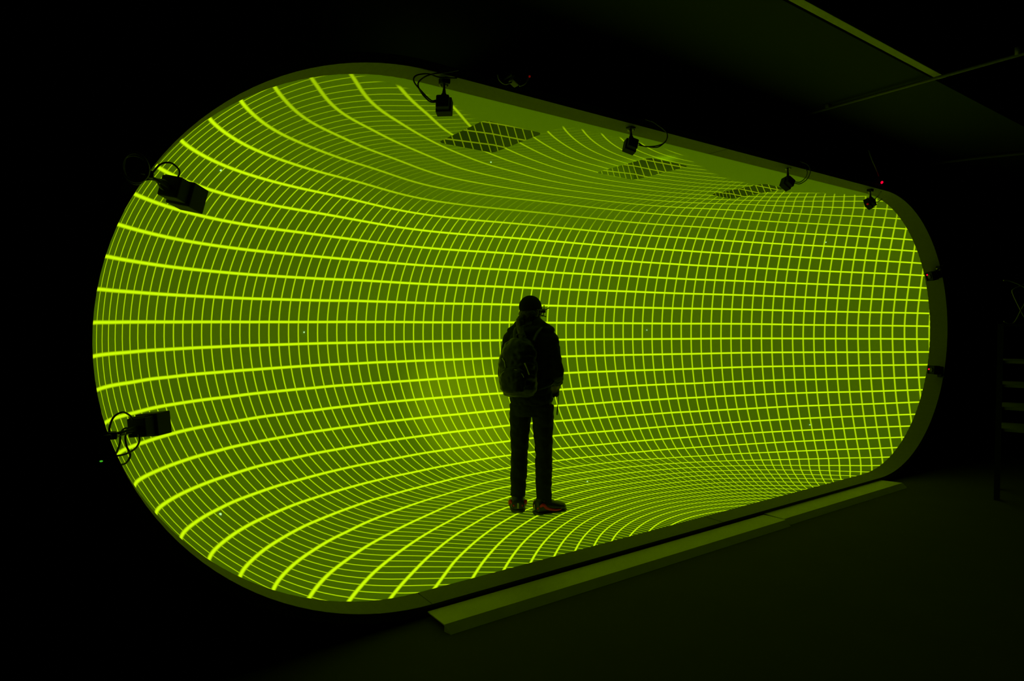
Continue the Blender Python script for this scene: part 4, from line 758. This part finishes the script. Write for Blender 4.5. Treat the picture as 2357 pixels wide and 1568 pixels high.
# shoes
def shoe(an, toe, nm_lab):
    d = Vector((toe.x-an.x, toe.y-an.y, 0)).normalized(); s = Vector((d.y, -d.x, 0)); b = Vector((an.x, an.y, 0))
    def sec(f, h, w, z): return (b+d*f+Vector((0, 0, z*1.15)), s*w*1.38, Vector((0, 0, h*1.2)))
    bm = bmesh.new()
    loft(bm, [sec(-.082, .020, .018, .055), sec(-.075, .040, .038, .055), sec(-.05, .052, .044, .060), sec(0, .050, .045, .060), sec(.06, .042, .048, .052), sec(.12, .032, .052, .044), sec(.165, .026, .048, .040), sec(.195, .018, .030, .036), sec(.203, .008, .012, .034)], seg=22)
    tube(bm, [b+d*-.012+Vector((0, 0, .06)), b+d*-.014+Vector((0, 0, .130))], [0.056, 0.052], seg=18)
    o = remeshed('shoe', bm, M_SHOE, 0.005, 2, PE)
    o['label'] = nm_lab
    bm = bmesh.new()
    loft(bm, [(b+d*f+Vector((0, 0, .014)), s*w*1.36, Vector((0, 0, .014))) for f, w in ((-.088, .020), (-.078, .040), (-.03, .047), (.04, .047), (.11, .055), (.165, .052), (.198, .034), (.210, .012))], seg=16)
    so = mesh_obj('sole', bm, M_SOLE, o, smooth=True)
    bm = bmesh.new()
    for sg in (-1, 1):
        tube(bm, [b-d*.078+s*sg*.030+Vector((0, 0, .055)), b-d*.045+s*sg*.062+Vector((0, 0, .090)), b-d*.01+s*sg*.065+Vector((0, 0, .060)), b+d*.06+s*sg*.068+Vector((0, 0, .038)), b+d*.12+s*sg*.073+Vector((0, 0, .036))], [.008, .013, .012, .009, .005], seg=10, spline=6)
    tr = mesh_obj('side_trim', bm, M_SHOERED, o, smooth=True); tr['label'] = 'red trim'
    bm = bmesh.new(); box(bm, b-d*.088+Vector((0, 0, .062)), (.016, .008, .045), Matrix(((s.x, d.x, 0), (s.y, d.y, 0), (0, 0, 1))), bev=.003)
    tb = mesh_obj('heel_tab', bm, M_BUCKLE, o); tb['label'] = 'pale heel tab'
    bm = bmesh.new()
    for k in range(4): tube(bm, [b+d*(.045+.022*k)+s*.026+Vector((0, 0, .092-.010*k)), b+d*(.045+.022*k)+Vector((0, 0, .101-.010*k)), b+d*(.045+.022*k)-s*.026+Vector((0, 0, .092-.010*k))], 0.0035, seg=6)
    mesh_obj('laces', bm, M_STRAP, o)
shoe(J['anR'], toeR, 'dark shoe pointing right')
shoe(J['anL'], toeL, 'dark shoe seen from the heel')

# backpack
bp = thing('backpack', Bf(-0.02, -0.22, 1.0), 'black glossy backpack worn on the back of the person', 'backpack')
bm = bmesh.new()
def bsec(z, a, b_, f): return (Bf(-0.03, f, z), vR*a, vF*b_)
loft(bm, [bsec(.955, .07, .04, -.19), bsec(.975, .125, .075, -.20), bsec(1.03, .150, .105, -.215), bsec(1.12, .160, .115, -.222), bsec(1.22, .158, .112, -.222), bsec(1.32, .145, .098, -.212), bsec(1.39, .115, .075, -.198), bsec(1.43, .06, .04, -.185)], seg=32)
remeshed('pack_body', bm, M_PACK, 0.008, 3, bp, noise=0.010, nscale=13)
bm = bmesh.new()
loft(bm, [(Bf(-.03, -.325, z), vR*a, vF*b_) for z, a, b_ in ((1.0, .06, .02), (1.02, .095, .032), (1.10, .105, .036), (1.18, .095, .030), (1.21, .05, .015))], seg=24)
pk = remeshed('front_pocket', bm, M_PACK, 0.007, 2, bp, noise=0.005, nscale=16)
bm = bmesh.new()
tube(bm, [Bf(-.03+.10*math.cos(a), -.345, 1.115+.075*math.sin(a)) for a in np.linspace(.2, math.pi-.2, 12)], 0.0028, seg=6)
zp = mesh_obj('zip', bm, M_BUCKLE, pk, smooth=True); zp['label'] = 'thin shiny zip'
for s in (-1, 1):
    bm = bmesh.new()
    tube(bm, [Bf(s*.075, -.155, 1.40), Bf(s*.095, -.11, 1.475), Bf(s*.11, -.02, 1.513), Bf(s*.12, .09, 1.45), Bf(s*.125, .148, 1.32), Bf(s*.16, .10, 1.15), Bf(s*.185, -.02, 1.06), Bf(s*.12, -.17, 1.02)], [.017, .019, .019, .019, .018, .014, .010, .008], seg=10, spline=6, flat=(1.0, 0.55))
    mesh_obj('shoulder_strap', bm, M_STRAP, bp, smooth=True)
bm = bmesh.new(); tube(bm, [Bf(-.06, -.17, 1.425), Bf(-.055, -.18, 1.455), Bf(-.005, -.18, 1.455), Bf(.0, -.17, 1.425)], .006, seg=8, spline=5); mesh_obj('grab_handle', bm, M_STRAP, bp, smooth=True)
for pts in ([Bf(.07, -.335, 1.24), Bf(.085, -.325, 1.20), Bf(.098, -.312, 1.15)], [Bf(-.13, -.30, 1.27), Bf(-.10, -.325, 1.245), Bf(-.09, -.333, 1.20)]):
    bm = bmesh.new(); tube(bm, pts, [.006, .004, .005], seg=8)
    bu = mesh_obj('buckle', bm, M_BUCKLE, bp, smooth=True); bu['label'] = 'pale shiny buckle'
